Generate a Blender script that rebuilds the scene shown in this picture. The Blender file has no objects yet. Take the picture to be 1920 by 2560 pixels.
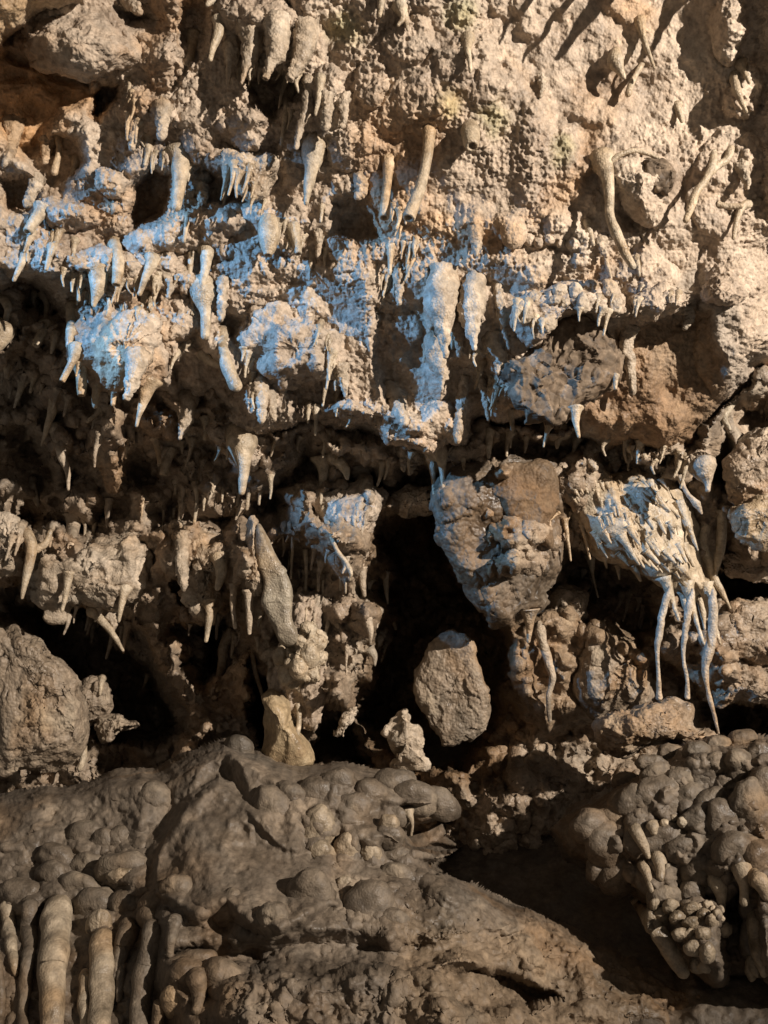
import bpy, math, time
import numpy as np
from mathutils import Vector
from mathutils.bvhtree import BVHTree
T0 = time.time()
SC = bpy.context.scene
COL = SC.collection
R = math.radians

# ------------------------------------------------------------------ camera
CZ, F = 1.5, 2217.0            # eye height, focal length in photograph pixels (1920 x 2560)
cd = bpy.data.cameras.new('camera'); cam = bpy.data.objects.new('camera', cd); COL.objects.link(cam)
cam.location = (0, 0, CZ); cam.rotation_euler = (R(90), 0, 0)
cd.sensor_fit = 'VERTICAL'; cd.angle = 2*math.atan(1280/F); cd.clip_start = 0.02; cd.clip_end = 100
SC.camera = cam
# ------------------------------------------------------------------ world: a cave, almost no ambient light
w = bpy.data.worlds.new('World'); SC.world = w; w.use_nodes = True
w.node_tree.nodes['Background'].inputs[0].default_value = (1.0, 0.88, 0.76, 1)
w.node_tree.nodes['Background'].inputs[1].default_value = 0.14
# ------------------------------------------------------------------ the two show-cave lamps
def spot(name, loc, target, power, color, size, radius, blend):
    d = bpy.data.lights.new(name, 'SPOT'); o = bpy.data.objects.new(name, d); COL.objects.link(o)
    d.energy = power; d.color = color; d.spot_size = R(size); d.spot_blend = blend; d.shadow_soft_size = radius
    o.location = loc
    o.rotation_euler = (Vector(target)-Vector(loc)).to_track_quat('-Z', 'Y').to_euler()
    return o
spot('warm_lamp', (3.8, -1.35, CZ+2.12), (0.20, 2.0, CZ+0.28), 2450, (1.0, 0.905, 0.80), 38, 0.035, 0.8)
spot('cool_lamp', (-2.5, 0.90, CZ+1.22), (0.05, 2.15, CZ+0.27), 560, (0.17, 0.48, 1.0), 20.5, 0.03, 0.7)
SC.view_settings.view_transform = 'Standard'; SC.view_settings.look = 'None'
SC.view_settings.exposure = 0.0; SC.view_settings.gamma = 1.0
SC.cycles.max_bounces = 3; SC.cycles.diffuse_bounces = 2; SC.cycles.glossy_bounces = 1
SC.cycles.use_adaptive_sampling = True; SC.cycles.adaptive_threshold = 0.03
SC.cycles.use_denoising = True

# ------------------------------------------------------------------ noise in numpy
def _h(ix, iy, iz, s):
    with np.errstate(over='ignore'):
        n = ix.astype(np.uint32)*np.uint32(374761393) + iy.astype(np.uint32)*np.uint32(668265263) \
            + iz.astype(np.uint32)*np.uint32(2246822519) + np.uint32((s*3266489917) & 0xffffffff)
        n = (n ^ (n >> np.uint32(13)))*np.uint32(1274126177)
        n = (n ^ (n >> np.uint32(15)))*np.uint32(2654435761)
        n = n ^ (n >> np.uint32(16))
    return n.astype(np.float32)*np.float32(1/4294967296)
def vnoise(P, s=0):
    I = np.floor(P).astype(np.int64); f = (P-I).astype(np.float32); f = f*f*(3-2*f)
    out = 0
    for a in (0, 1):
        wx = f[:, 0] if a else 1-f[:, 0]
        for b in (0, 1):
            wy = f[:, 1] if b else 1-f[:, 1]
            for c in (0, 1):
                wz = f[:, 2] if c else 1-f[:, 2]
                out = out + wx*wy*wz*_h(I[:, 0]+a, I[:, 1]+b, I[:, 2]+c, s)
    return out*2-1
def fbm(P, oct=4, s=0, gain=.5, lac=2.03):
    o = 0; a = 1.0
    for k in range(oct):
        o = o + a*vnoise(P, s+k*17); P = P*lac+3.7; a *= gain
    return o
def ridged(P, oct=4, s=0):
    o = 0; a = 1.0
    for k in range(oct):
        o = o + a*(1-2*np.abs(vnoise(P, s+k*13))); P = P*2.07+1.3; a *= .5
    return o
def worley(P, s=0, jit=.62):
    """distance to the nearest of the jittered cell points, and a random number of that cell"""
    B = np.floor(P-.5).astype(np.int64)
    best = np.full(len(P), 9., np.float32); rnd = np.zeros(len(P), np.float32)
    for a in (0, 1):
        for b in (0, 1):
            for c in (0, 1):
                i, j, k = B[:, 0]+a, B[:, 1]+b, B[:, 2]+c
                r1 = _h(i, j, k, s)
                d = (i+.5+jit*(r1-.5)-P[:, 0])**2 + (j+.5+jit*(_h(i, j, k, s+1)-.5)-P[:, 1])**2 \
                    + (k+.5+jit*(_h(i, j, k, s+2)-.5)-P[:, 2])**2
                m = d < best
                best = np.where(m, d, best); rnd = np.where(m, _h(i, j, k, s+3), rnd)
    return np.sqrt(best), rnd
def grains(P, size, s=0):
    """popcorn: half spheres of differing size, height 0..1 in units of size"""
    d, r = worley(P/size, s)
    rad = .42+.34*r
    return np.sqrt(np.clip(rad*rad-d*d, 0, None))
def sstep(a, b, x):
    t = np.clip((x-a)/(b-a), 0, 1); return t*t*(3-2*t)

# ------------------------------------------------------------------ pixel <-> place
def K(c, pts):
    """points read off one of the eight enlargements of the photograph -> photograph pixels"""
    if c <= 8: ox, oy, k = (960 if c % 2 == 0 else 0), 640*((c-1)//2), 1.728125
    else: ox, oy, k = {9: (1300, 1050, 2.6758), 10: (500, 1250, 2.6758), 11: (0, 850, 2.37)}[c]
    return [(ox+p[0]/k, oy+p[1]/k) + tuple(q/k for q in p[2:3]) for p in pts]
def D(pts, k=1920/1659):
    return [(p[0]*k, p[1]*k) for p in pts]
def place(sx, sy, Y):
    sx, sy, Y = np.asarray(sx, float), np.asarray(sy, float), np.asarray(Y, float)
    return np.stack([(sx-960)/F*Y, Y, CZ-(sy-1280)/F*Y], -1)
def sdist(X, Yy, poly):
    """signed distance to a polygon, inside positive"""
    p = np.asarray(poly, float); q = np.roll(p, -1, 0)
    d2 = np.full(X.shape, 1e12); ins = np.zeros(X.shape, bool)
    for (ax, ay), (bx, by) in zip(p, q):
        ex, ey = bx-ax, by-ay; wx, wy = X-ax, Yy-ay
        t = np.clip((wx*ex+wy*ey)/max(ex*ex+ey*ey, 1e-9), 0, 1)
        d2 = np.minimum(d2, (wx-ex*t)**2+(wy-ey*t)**2)
        c = (ay > Yy) != (by > Yy)
        ins ^= c & (X < ex*(Yy-ay)/(ey if abs(ey) > 1e-9 else 1e-9)+ax)
    d = np.sqrt(d2); return np.where(ins, d, -d)

# ------------------------------------------------------------------ meshes
def mesh_np(name, V, Q):
    """V (n,3), Q (m,k) faces of one size, or a list of such arrays"""
    Qs = Q if isinstance(Q, list) else [Q]
    me = bpy.data.meshes.new(name)
    me.vertices.add(len(V)); me.vertices.foreach_set('co', np.asarray(V, np.float32).ravel())
    li = np.concatenate([q.ravel() for q in Qs]).astype(np.int32)
    cnt = np.concatenate([np.full(len(q), q.shape[1], np.int32) for q in Qs])
    me.loops.add(len(li)); me.loops.foreach_set('vertex_index', li)
    me.polygons.add(len(cnt))
    me.polygons.foreach_set('loop_start', np.concatenate([[0], np.cumsum(cnt)[:-1]]).astype(np.int32))
    me.polygons.foreach_set('loop_total', cnt)
    me.polygons.foreach_set('use_smooth', np.ones(len(cnt), bool))
    me.update(calc_edges=True); me.validate()
    return me
def add_tint(me, tint):
    a = me.color_attributes.new('tint', 'FLOAT_COLOR', 'POINT')
    c = np.ones((len(tint), 4), np.float32); c[:, :3] = tint
    a.data.foreach_set('color', c.ravel())
def obj(name, me, mat, parent=None, label=None, cat=None, group=None, kind=None):
    o = bpy.data.objects.new(name, me); COL.objects.link(o)
    if mat is not None: me.materials.append(MATS[mat])
    if parent is not None: o.parent = parent
    if label: o['label'] = label
    if cat: o['category'] = cat
    if group: o['group'] = group
    if kind: o['kind'] = kind
    return o
def grid_normals(V, shape):
    A = V.reshape(shape+(3,))
    du = np.gradient(A, axis=1); dv = np.gradient(A, axis=0)
    n = np.cross(du, dv).reshape(-1, 3)
    n /= np.linalg.norm(n, axis=1)[:, None]+1e-12
    return n
BVHS = []
def remember(V, Q):
    """keep the coarse surface for finding where things hang"""
    BVHS.append(BVHTree.FromPolygons(V.tolist(), [tuple(q) for q in Q.tolist()]))
def surf(sx, sy, default=2.4):
    d = Vector(((sx-960)/F, 1, -(sy-1280)/F)); L = d.length; d /= L
    best = None
    for b in BVHS:
        h = b.ray_cast(Vector((0, 0, CZ)), d, 6)
        if h[0] is not None and (best is None or h[0].y < best): best = h[0].y
    return default if best is None else best

# ------------------------------------------------------------------ materials
MATS = {}
def mat(name, cols, scale=6., bump=.35, grain=180., rough=.75, spec=.3, tint=False, streak=None, detail=60., sub=0.0, gbump=.5):
    m = bpy.data.materials.new(name); m.use_nodes = True; MATS[name] = m
    n, l = m.node_tree.nodes, m.node_tree.links
    bs = n['Principled BSDF']
    geo = n.new('ShaderNodeTexCoord')
    no = n.new('ShaderNodeNewGeometry')
    pos = no.outputs['Position']
    def noise(sc, det=6, ro=.6, dist=0.0, vec=None):
        t = n.new('ShaderNodeTexNoise'); t.inputs['Scale'].default_value = sc; t.inputs['Detail'].default_value = det
        t.inputs['Roughness'].default_value = ro; t.inputs['Distortion'].default_value = dist
        l.new(vec or pos, t.inputs['Vector']); return t
    a = noise(scale, 4, .65, .4)
    ramp = n.new('ShaderNodeValToRGB'); ramp.color_ramp.interpolation = 'EASE'
    e = ramp.color_ramp.elements
    e[0].position = .30; e[0].color = (*cols[0], 1); e[1].position = .70; e[1].color = (*cols[-1], 1)
    for i, c in enumerate(cols[1:-1]):
        k = e.new(.30+.40*(i+1)/(len(cols)-1)); k.color = (*c, 1)
    l.new(a.outputs['Fac'], ramp.inputs['Fac'])
    # broad stains: rusty, plain and grey rock
    st_ = noise(2.6, 3, .6, .6); sr = n.new('ShaderNodeValToRGB'); se = sr.color_ramp.elements
    se[0].position = .36; se[0].color = (1.05, .90, .74, 1); se[1].position = .66; se[1].color = (.80, .83, .86, 1)
    sm = se.new(.48); sm.color = (1, 1, 1, 1); sm = se.new(.56); sm.color = (1.02, 1.0, .98, 1)
    l.new(st_.outputs['Fac'], sr.inputs['Fac'])
    m0 = n.new('ShaderNodeMix'); m0.data_type = 'RGBA'; m0.blend_type = 'MULTIPLY'; m0.inputs[0].default_value = 1
    l.new(ramp.outputs['Color'], m0.inputs[6]); l.new(sr.outputs['Color'], m0.inputs[7])
    # fine mottling
    b = noise(detail, 2, .7)
    mr = n.new('ShaderNodeMapRange'); mr.inputs['From Min'].default_value = .3; mr.inputs['From Max'].default_value = .7
    mr.inputs['To Min'].default_value = .68; mr.inputs['To Max'].default_value = 1.28
    l.new(b.outputs['Fac'], mr.inputs['Value'])
    mx = n.new('ShaderNodeMix'); mx.data_type = 'RGBA'; mx.blend_type = 'MULTIPLY'; mx.inputs[0].default_value = 1
    l.new(m0.outputs[2], mx.inputs[6]); l.new(mr.outputs['Result'], mx.inputs[7])
    col = mx.outputs[2]
    if tint:
        at = n.new('ShaderNodeAttribute'); at.attribute_name = 'tint'
        mt = n.new('ShaderNodeMix'); mt.data_type = 'RGBA'; mt.blend_type = 'MULTIPLY'; mt.inputs[0].default_value = 1
        l.new(col, mt.inputs[6]); l.new(at.outputs['Color'], mt.inputs[7]); col = mt.outputs[2]
    l.new(col, bs.inputs['Base Color'])
    # relief: grains + grit
    v = n.new('ShaderNodeTexVoronoi'); v.feature = 'F1'; v.inputs['Scale'].default_value = grain
    l.new(pos, v.inputs['Vector'])
    inv = n.new('ShaderNodeMath'); inv.operation = 'SUBTRACT'; inv.inputs[0].default_value = 1; l.new(v.outputs['Distance'], inv.inputs[1])
    g = noise(grain*.45, 2, .7)
    b1 = n.new('ShaderNodeBump'); b1.inputs['Strength'].default_value = gbump; b1.inputs['Distance'].default_value = .6/grain
    l.new(inv.outputs[0], b1.inputs['Height'])
    b2 = n.new('ShaderNodeBump'); b2.inputs['Strength'].default_value = bump; b2.inputs['Distance'].default_value = .006
    l.new(g.outputs['Fac'], b2.inputs['Height']); l.new(b1.outputs['Normal'], b2.inputs['Normal'])
    l.new(b2.outputs['Normal'], bs.inputs['Normal'])
    rr = n.new('ShaderNodeMapRange'); rr.inputs['From Min'].default_value = .35; rr.inputs['From Max'].default_value = .65
    rr.inputs['To Min'].default_value = max(rough-.22, .1); rr.inputs['To Max'].default_value = min(rough+.15, 1)
    l.new(a.outputs['Fac'], rr.inputs['Value']); l.new(rr.outputs['Result'], bs.inputs['Roughness'])
    bs.inputs['Specular IOR Level'].default_value = spec
    if sub:
        bs.inputs['Subsurface Weight'].default_value = sub; bs.inputs['Subsurface Radius'].default_value = (.006, .004, .0025)
    return m
mat('popcorn_calcite', [(.25, .19, .14), (.38, .30, .225), (.49, .405, .315)], 5., .3, 150., .72, .3, tint=True)
mat('damp_rock', [(.16, .12, .085), (.27, .205, .145), (.40, .32, .235)], 6., .4, 130., .6, .4, tint=True)
mat('cream_calcite', [(.25, .19, .125), (.37, .295, .205), (.50, .42, .315)], 22., .22, 220., .55, .4)
mat('rough_calcite', [(.22, .17, .12), (.35, .28, .205), (.48, .40, .31)], 14., .35, 170., .65, .35)
mat('yellow_calcite', [(.22, .155, .09), (.33, .245, .145), (.42, .33, .21)], 12., .25, 260., .5, .4)
mat('mud_flowstone', [(.075, .058, .042), (.115, .09, .066), (.165, .13, .095)], 7., .3, 230., .68, .34, tint=True, gbump=.2)
mat('mud_lobe', [(.075, .058, .042), (.12, .094, .068), (.20, .158, .112)], 9., .26, 210., .66, .34, gbump=.3)
mat('pale_lobe', [(.14, .108, .072), (.25, .198, .138), (.37, .30, .215)], 12., .25, 210., .62, .38, gbump=.35)
mat('dark_rock', [(.065, .046, .030), (.135, .098, .066), (.25, .19, .135)], 30., .8, 60., .8, .25)
mat('rusty_rock', [(.075, .05, .03), (.13, .088, .052), (.19, .138, .09)], 9., .5, 110., .75, .3)
mat('brown_rock', [(.055, .041, .028), (.105, .079, .054), (.175, .133, .094)], 9., .6, 80., .6, .45)
mat('slab_rock', [(.16, .12, .082), (.235, .182, .13), (.33, .265, .19)], 12., .4, 120., .65, .4)
mat('grey_slab', [(.19, .155, .115), (.25, .21, .155), (.32, .275, .205)], 16., .3, 200., .5, .45)

# ------------------------------------------------------------------ a wall as a sheet of relief
class Sheet:
    def __init__(s, x0, x1, y0, y1, step):
        s.x = np.arange(x0, x1+step, step); s.y = np.arange(y0, y1+step, step)
        s.X, s.Y = np.meshgrid(s.x, s.y); s.shape = s.X.shape
        s.Z = np.full(s.shape, 2.4); s.keep = None
        s.rough = np.ones(s.shape); s.lum = np.ones(s.shape); s.tint = np.ones(s.shape+(3,))
        f = np.stack([s.X.ravel(), s.Y.ravel(), np.zeros(s.X.size)], 1)
        s.w1 = fbm(f/70, 4, 5).reshape(s.shape); s.w2 = fbm(f/70, 4, 55).reshape(s.shape)
    def sub(s, x0, x1, y0, y1):
        i0, i1 = np.searchsorted(s.x, [x0, x1]); j0, j1 = np.searchsorted(s.y, [y0, y1])
        return slice(j0, j1), slice(i0, i1)
    def mask(s, poly, edge, warp, dome):
        p = np.asarray(poly); m = edge+warp*2+10
        sl = s.sub(p[:, 0].min()-m, p[:, 0].max()+m, p[:, 1].min()-m, p[:, 1].max()+m)
        X, Y = s.X[sl]+s.w1[sl]*warp, s.Y[sl]+s.w2[sl]*warp
        d = sdist(X, Y, poly)
        if dome:
            t = np.clip(d/edge, 0, 1); k = np.sqrt(1-(1-t)**2)
        else:
            k = sstep(-edge/2, edge/2, d)
        return sl, k
    def poly(s, poly, amp, edge=30, warp=14, dome=False, rough=None, tint=None, lum=None):
        sl, k = s.mask(poly, edge, warp, dome)
        s.Z[sl] += amp*k
        if rough is not None: s.rough[sl] = s.rough[sl]*(1-k)+rough*k
        if lum is not None: s.lum[sl] = s.lum[sl]*(1-k)+lum*k
        if tint is not None: s.tint[sl] = s.tint[sl]*(1-k[..., None])+np.array(tint)*k[..., None]
    def bump(s, cx, cy, rx, ry, amp, rot=0, warp=8, p=2.0):
        m = max(rx, ry)+warp*2
        sl = s.sub(cx-m, cx+m, cy-m, cy+m)
        X, Y = s.X[sl]+s.w1[sl]*warp-cx, s.Y[sl]+s.w2[sl]*warp-cy
        c, q = math.cos(R(rot)), math.sin(R(rot))
        d = ((X*c+Y*q)/rx)**2+((-X*q+Y*c)/ry)**2
        s.Z[sl] += amp*np.clip(1-d, 0, 1)**(1/p)
    def lobes(s, L, k=.8, warp=7, droop=.45):
        H = np.zeros(s.shape)
        for c, cx, cy, rx, ry, ro in L:
            (cx, cy), = K(c, [(cx, cy)]); rx /= 1.728; ry /= 1.728
            m = max(rx, ry)+warp*2; sl = s.sub(cx-m, cx+m, cy-m, cy+m)
            if H[sl].size == 0: continue
            X, Y = s.X[sl]+s.w1[sl]*warp-cx, s.Y[sl]+s.w2[sl]*warp-cy
            a, b = math.cos(R(ro)), math.sin(R(ro))
            d = ((X*a+Y*b)/rx)**2+((-X*b+Y*a)/ry)**2
            h = k*min(rx, ry)/F*2*np.clip(1-d, 0, 1)**.65*(1-droop+droop*np.clip(Y/ry, -1, 1))
            H[sl] = np.maximum(H[sl], h)
        s.Z -= H
    def cut(s, poly, R_=60, roll=.3, warp=12):
        d = sdist(s.X+s.w1*warp, s.Y+s.w2*warp, poly)
        t = np.clip(d/R_, 0, 1)
        s.Z += roll*(1-np.sqrt(1-(1-t)**2))
        s.keep = d > 0
    def build(s, name, mname, lump, grain_sizes, seed, kind='structure', **kw):
        V = place(s.X.ravel(), s.Y.ravel(), s.Z.ravel())
        # lumps of hand size first, then popcorn, each along the surface's own normal
        N = grid_normals(V, s.shape); r = s.rough.ravel()
        for size, amp in lump:
            V = V - N*0 + N*((fbm(V/size, 3, seed)*.55+grains(V+.3*size*np.stack([fbm(V/size, 2, seed+3)]*3, 1), size, seed+7)*.9-.3)*amp*(.35+.65*r)*s.lum.ravel())[:, None]
        N = grid_normals(V, s.shape)
        for i, (size, amp) in enumerate(grain_sizes):
            patch = .55+.75*sstep(-.35, .45, fbm(V/.11, 3, seed+31+i))
            V = V + N*((grains(V, size, seed+11+i*5)-.25)*amp*r*patch)[:, None]
        s.V = V.reshape(s.shape+(3,)); s.N = grid_normals(V, s.shape).reshape(s.V.shape)
        idx = np.arange(V.shape[0]).reshape(s.shape)
        q = np.stack([idx[:-1, :-1], idx[1:, :-1], idx[1:, 1:], idx[:-1, 1:]], -1)
        if s.keep is not None:
            kk = s.keep; q = q[kk[:-1, :-1] & kk[1:, :-1] & kk[1:, 1:] & kk[:-1, 1:]]
        q = q.reshape(-1, 4)
        st = 4; A = V.reshape(s.shape+(3,))[::st, ::st]; sh = A.shape[:2]
        ci = np.arange(sh[0]*sh[1]).reshape(sh)
        cq = np.stack([ci[:-1, :-1], ci[1:, :-1], ci[1:, 1:], ci[:-1, 1:]], -1)
        if s.keep is not None:
            kk = s.keep[::st, ::st]; cq = cq[kk[:-1, :-1] & kk[1:, :-1] & kk[1:, 1:] & kk[:-1, 1:]]
        remember(A.reshape(-1, 3), cq.reshape(-1, 4))
        used = np.zeros(len(V), bool); used[q.ravel()] = True
        new = np.cumsum(used)-1
        me = mesh_np(name, V[used], new[q]); add_tint(me, s.tint.reshape(-1, 3)[used])
        return obj(name, me, mname, kind=kind, **kw)

def smooth_closed(pts, n):
    p = np.asarray([q[:2] for q in pts], float); m = len(p)
    t = np.linspace(0, m, n, endpoint=False); i = t.astype(int); f = (t-i)[:, None]
    a, b, c, d = p[(i-1) % m], p[i], p[(i+1) % m], p[(i+2) % m]
    return .5*(2*b+(c-a)*f+(2*a-5*b+4*c-d)*f*f+(3*b-a-3*c+d)*f**3)
SEED = [100]
def rock(name, poly, Y, T, mname, parent=None, label=None, cat=None, group=None, flat=2.0, gx=0., gy=0., n=120, rings=44,
         lump=(), grain=(), facet=0., back=.8, jag=.0, off=0.0, ctr=None, bvh=True):
    """a closed stone: outline, distance, thickness; flat 2 = dome, 6 = slab; gx, gy tilt in metres per 100 px"""
    SEED[0] += 7; sd = SEED[0]
    B = smooth_closed(poly, n); c = np.array(ctr if ctr else B.mean(0))
    if Y is None: Y = surf(c[0], c[1])+off
    t = np.sin(np.linspace(0, 1, rings+1)[1:]*math.pi/2)
    th = np.arange(n)
    r = B-c
    if jag:
        ang = np.linspace(0, 2*math.pi, n, endpoint=False)
        jn = fbm(np.stack([np.cos(ang)*4, np.sin(ang)*4, np.full(n, sd*.37)], 1), 4, sd)
        r = r*(1+jag*jn)[:, None]
    S = c+t[:, None, None]*r[None]                     # rings, n, 2
    prof = np.clip(1-t**flat, 0, 1)**.5
    base = Y+gx*(S[..., 0]-c[0])/100+gy*(S[..., 1]-c[1])/100
    front = place(S[..., 0], S[..., 1], base-T*prof[:, None])
    bs_ = np.unique(np.linspace(0, rings-2, 7).astype(int)); nb = len(bs_)
    bk = place(S[..., 0], S[..., 1], base+T*back*prof[:, None])[bs_]
    V = np.concatenate([place([c[0]], [c[1]], [Y-T]), front.reshape(-1, 3), place([c[0]], [c[1]], [Y+T*back]), bk.reshape(-1, 3)])
    f0 = 1; b0 = 2+rings*n
    nx = (th+1) % n
    quads, tris = [], []
    for k in range(rings-1):
        a = f0+k*n; quads.append(np.stack([a+th, a+n+th, a+n+nx, a+nx], 1))
        if k < nb-1:
            a = b0+k*n; quads.append(np.stack([a+th, a+nx, a+n+nx, a+n+th], 1))
    a = b0+(nb-1)*n; e = f0+(rings-1)*n
    quads.append(np.stack([a+th, a+nx, e+nx, e+th], 1))
    tris = np.concatenate([np.stack([np.zeros(n, int), f0+th, f0+nx], 1), np.stack([np.full(n, b0-1), b0+nx, b0+th], 1)])
    quads = np.concatenate(quads)
    def normals(V):
        N = np.zeros_like(V)
        fn = np.cross(V[quads[:, 2]]-V[quads[:, 0]], V[quads[:, 3]]-V[quads[:, 1]])
        for k in range(4): np.add.at(N, quads[:, k], fn)
        fn = np.cross(V[tris[:, 1]]-V[tris[:, 0]], V[tris[:, 2]]-V[tris[:, 0]])
        for k in range(3): np.add.at(N, tris[:, k], fn)
        return N/(np.linalg.norm(N, axis=1)[:, None]+1e-12)
    N = normals(V)
    if facet:   # broken rock: flat facets at differing tilt
        for sc, am in ((.075, 1.), (.03, .45)):
            Wp = V+.02*np.stack([fbm(V/.05, 3, sd+i) for i in range(3)], 1)
            d, rr = worley(Wp/sc, sd)
            V = V+N*((rr-.5)*facet*am+(.5-d)*facet*.6*am)[:, None]
        N = normals(V)
    for size, amp in lump:
        V = V+N*((fbm(V/size, 3, sd)*.5+grains(V, size, sd+3)*.9-.3)*amp)[:, None]
        N = normals(V)
    for i, (size, amp) in enumerate(grain):
        V = V+N*((grains(V, size, sd+9+i)-.25)*amp)[:, None]
    me = mesh_np(name, V, [quads, tris])
    if mname in ('popcorn_calcite', 'damp_rock', 'mud_flowstone'): add_tint(me, np.ones((len(V), 3)))
    if bvh: remember(V, quads)
    return obj(name, me, mname, parent, label, cat, group)

def cr_open(P, n):
    P = np.asarray(P, float); m = len(P)
    if m == 2: return P[0]+(P[1]-P[0])*np.linspace(0, 1, n)[:, None]
    Q = np.concatenate([[2*P[0]-P[1]], P, [2*P[-1]-P[-2]]])
    t = np.linspace(0, m-1-1e-6, n); i = t.astype(int); f = (t-i)[:, None]
    a, b, c, d = Q[i], Q[i+1], Q[i+2], Q[i+3]
    return .5*(2*b+(c-a)*f+(2*a-5*b+4*c-d)*f*f+(3*b-a-3*c+d)*f**3)
def spike(name, pts, mname='cream_calcite', tip='p', lean=.22, parent=None, label=None, cat='stalactite', group=None,
          nl=22, nr=14, lump=.10, grain=0., Y=None, embed=None, clear=.25, flare=True, squash=1.0, wide=0.):
    """a hanging spike along (x, y, width) pixels; it leaves the rock at its first point. tip: p pointed, h hollow straw end, r round, e ends inside rock"""
    SEED[0] += 5; sd = SEED[0]
    pts = [tuple(p) for p in pts]
    Y0 = surf(pts[0][0], pts[0][1]) if Y is None else Y
    C = cr_open([p[:3] for p in pts], nl)
    C[:, 2] = np.clip(C[:, 2], 1.5, None)
    s = np.concatenate([[0], np.cumsum(np.hypot(*np.diff(C[:, :2], axis=0).T))])
    L = s[-1]
    rm = C[:, 2]*.5/F*Y0
    Yl = Y0+(.35*rm[0] if embed is None else embed)-lean*s/F*Y0
    if Y is None and clear is not None:      # stay in front of the rock behind it
        for k in range(2, nl, 3):
            b = surf(C[k, 0], C[k, 1], 9)
            need = b-rm[k]*clear
            if Yl[k] > need:
                Yl[k:] -= (Yl[k]-need)
        for _ in range(4): Yl[1:-1] = (Yl[:-2]+2*Yl[1:-1]+Yl[2:])/4
    if flare:
        k = np.exp(-s/L*10); C[:, 2] *= .78*(1+.5*k)
    if Y is not None: C[:, 2] *= np.clip(.2+s/L*9, 0, 1)
    rm = C[:, 2]*.5/F*Yl
    A = place(C[:, 0], C[:, 1], Yl)
    Tn = np.gradient(A, axis=0); Tn /= np.linalg.norm(Tn, axis=1)[:, None]+1e-12
    side = np.cross(Tn, [0, 1, 0]); side /= np.linalg.norm(side, axis=1)[:, None]+1e-12
    fw = np.cross(side, Tn)
    if tip == 'p':
        A = np.concatenate([A, A[-1:]+Tn[-1:]*rm[-1]*.7]); rm = np.concatenate([rm, rm[-1:]*.55])
    elif tip == 'r':
        ex = [(.35, .92), (.65, .72), (.88, .42)]
        A = np.concatenate([A]+[A[-1:]+Tn[-1:]*rm[-1]*q for q, _ in ex]); rm = np.concatenate([rm]+[rm[-1:]*g for _, g in ex])
    elif tip == 'h':
        r0 = rm[-1]; ex = [(.16, .9), (.2, .66), (.02, .5), (-.7, .42)]
        A = np.concatenate([A]+[A[-1:]+Tn[-1:]*r0*q for q, _ in ex]); rm = np.concatenate([rm]+[rm[-1:]*g for _, g in ex])
    extra = len(A)-nl
    side = np.concatenate([side]+[side[-1:]]*extra); fw = np.concatenate([fw]+[fw[-1:]]*extra)
    th = np.linspace(0, 2*math.pi, nr, endpoint=False)
    ring = np.cos(th)[None, :, None]*side[:, None]+squash*np.sin(th)[None, :, None]*fw[:, None]
    V = (A[:, None]+ring*rm[:, None, None])
    dirn = ring.reshape(-1, 3); V = V.reshape(-1, 3)
    rr = np.repeat(rm, nr)
    body = np.repeat(np.concatenate([np.ones(nl), np.zeros(extra)]), nr)
    rs = max(float(np.median(rm)), .003)
    if wide: V = V+dirn*((fbm(V*np.array([1, 1, .3])/(rs*2.6), 2, sd+4)*wide)*rr*body)[:, None]
    V = V+dirn*((fbm(V/(rs*2.2), 3, sd)*lump)*rr*(.25+.75*body))[:, None]
    if grain: V = V+dirn*((grains(V, grain, sd)-.2)*np.minimum(grain, rr)*.8*body)[:, None]
    m = len(A); a = np.arange(nr); nx = (a+1) % nr
    q = np.concatenate([np.stack([k*nr+a, k*nr+nx, (k+1)*nr+nx, (k+1)*nr+a], 1) for k in range(m-1)])
    V = np.concatenate([V, A[:1], A[-1:]+(Tn[-1:]*rm[-1]*.3 if tip in 'pr' else 0)])
    tr = np.concatenate([np.stack([np.full(nr, m*nr), nx, a], 1), np.stack([np.full(nr, m*nr+1), (m-1)*nr+a, (m-1)*nr+nx], 1)])
    me = mesh_np(name, V, [q, tr])
    return obj(name, me, mname, parent, label, None if parent else cat, group)

# =================================================================== the setting
# ---- upper wall, leaning out over the recess
A = Sheet(-110, 2070, -230, 1240, 2.5)
A.Z = 1.90+.25*np.clip(A.Y/1150, -.3, 1.3)+.05*np.sin(A.X/330+.5)
A.Z -= .10*sstep(1880, 1990, A.X)*sstep(600, 420, A.Y)     # unseen rib added beside the frame to shade the upper right edge
A.Z += .30*np.clip((A.X-1830)/250, 0, 2)**2*sstep(520, 700, A.Y)            # turns away at the right edge
A.Z += .018*A.w1
f2 = np.stack([A.X.ravel(), A.Y.ravel()*1.15, np.zeros(A.X.size)], 1)
A.Z += (.016*ridged(f2/150, 4, 71)*(.06+.94*sstep(1150, 750, A.X.ravel()))).reshape(A.shape)
G = -1  # towards the camera
# smooth bay at the upper right
A.poly(D([(740, -220), (1640, -220), (1600, 300), (1560, 600), (1060, 620), (930, 480), (820, 300), (760, 120)]), 0, 160, 30, lum=.3)
A.poly(D([(1040, -200), (1500, -200), (1540, 60), (1530, 260), (1300, 300), (1150, 260), (1080, 120)]), .05, 160, 20, rough=.22)
A.poly(D([(1180, -200), (1300, -200), (1290, 60), (1250, 240), (1180, 230), (1150, 60)]), .0, 90, 20, rough=.12)
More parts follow.
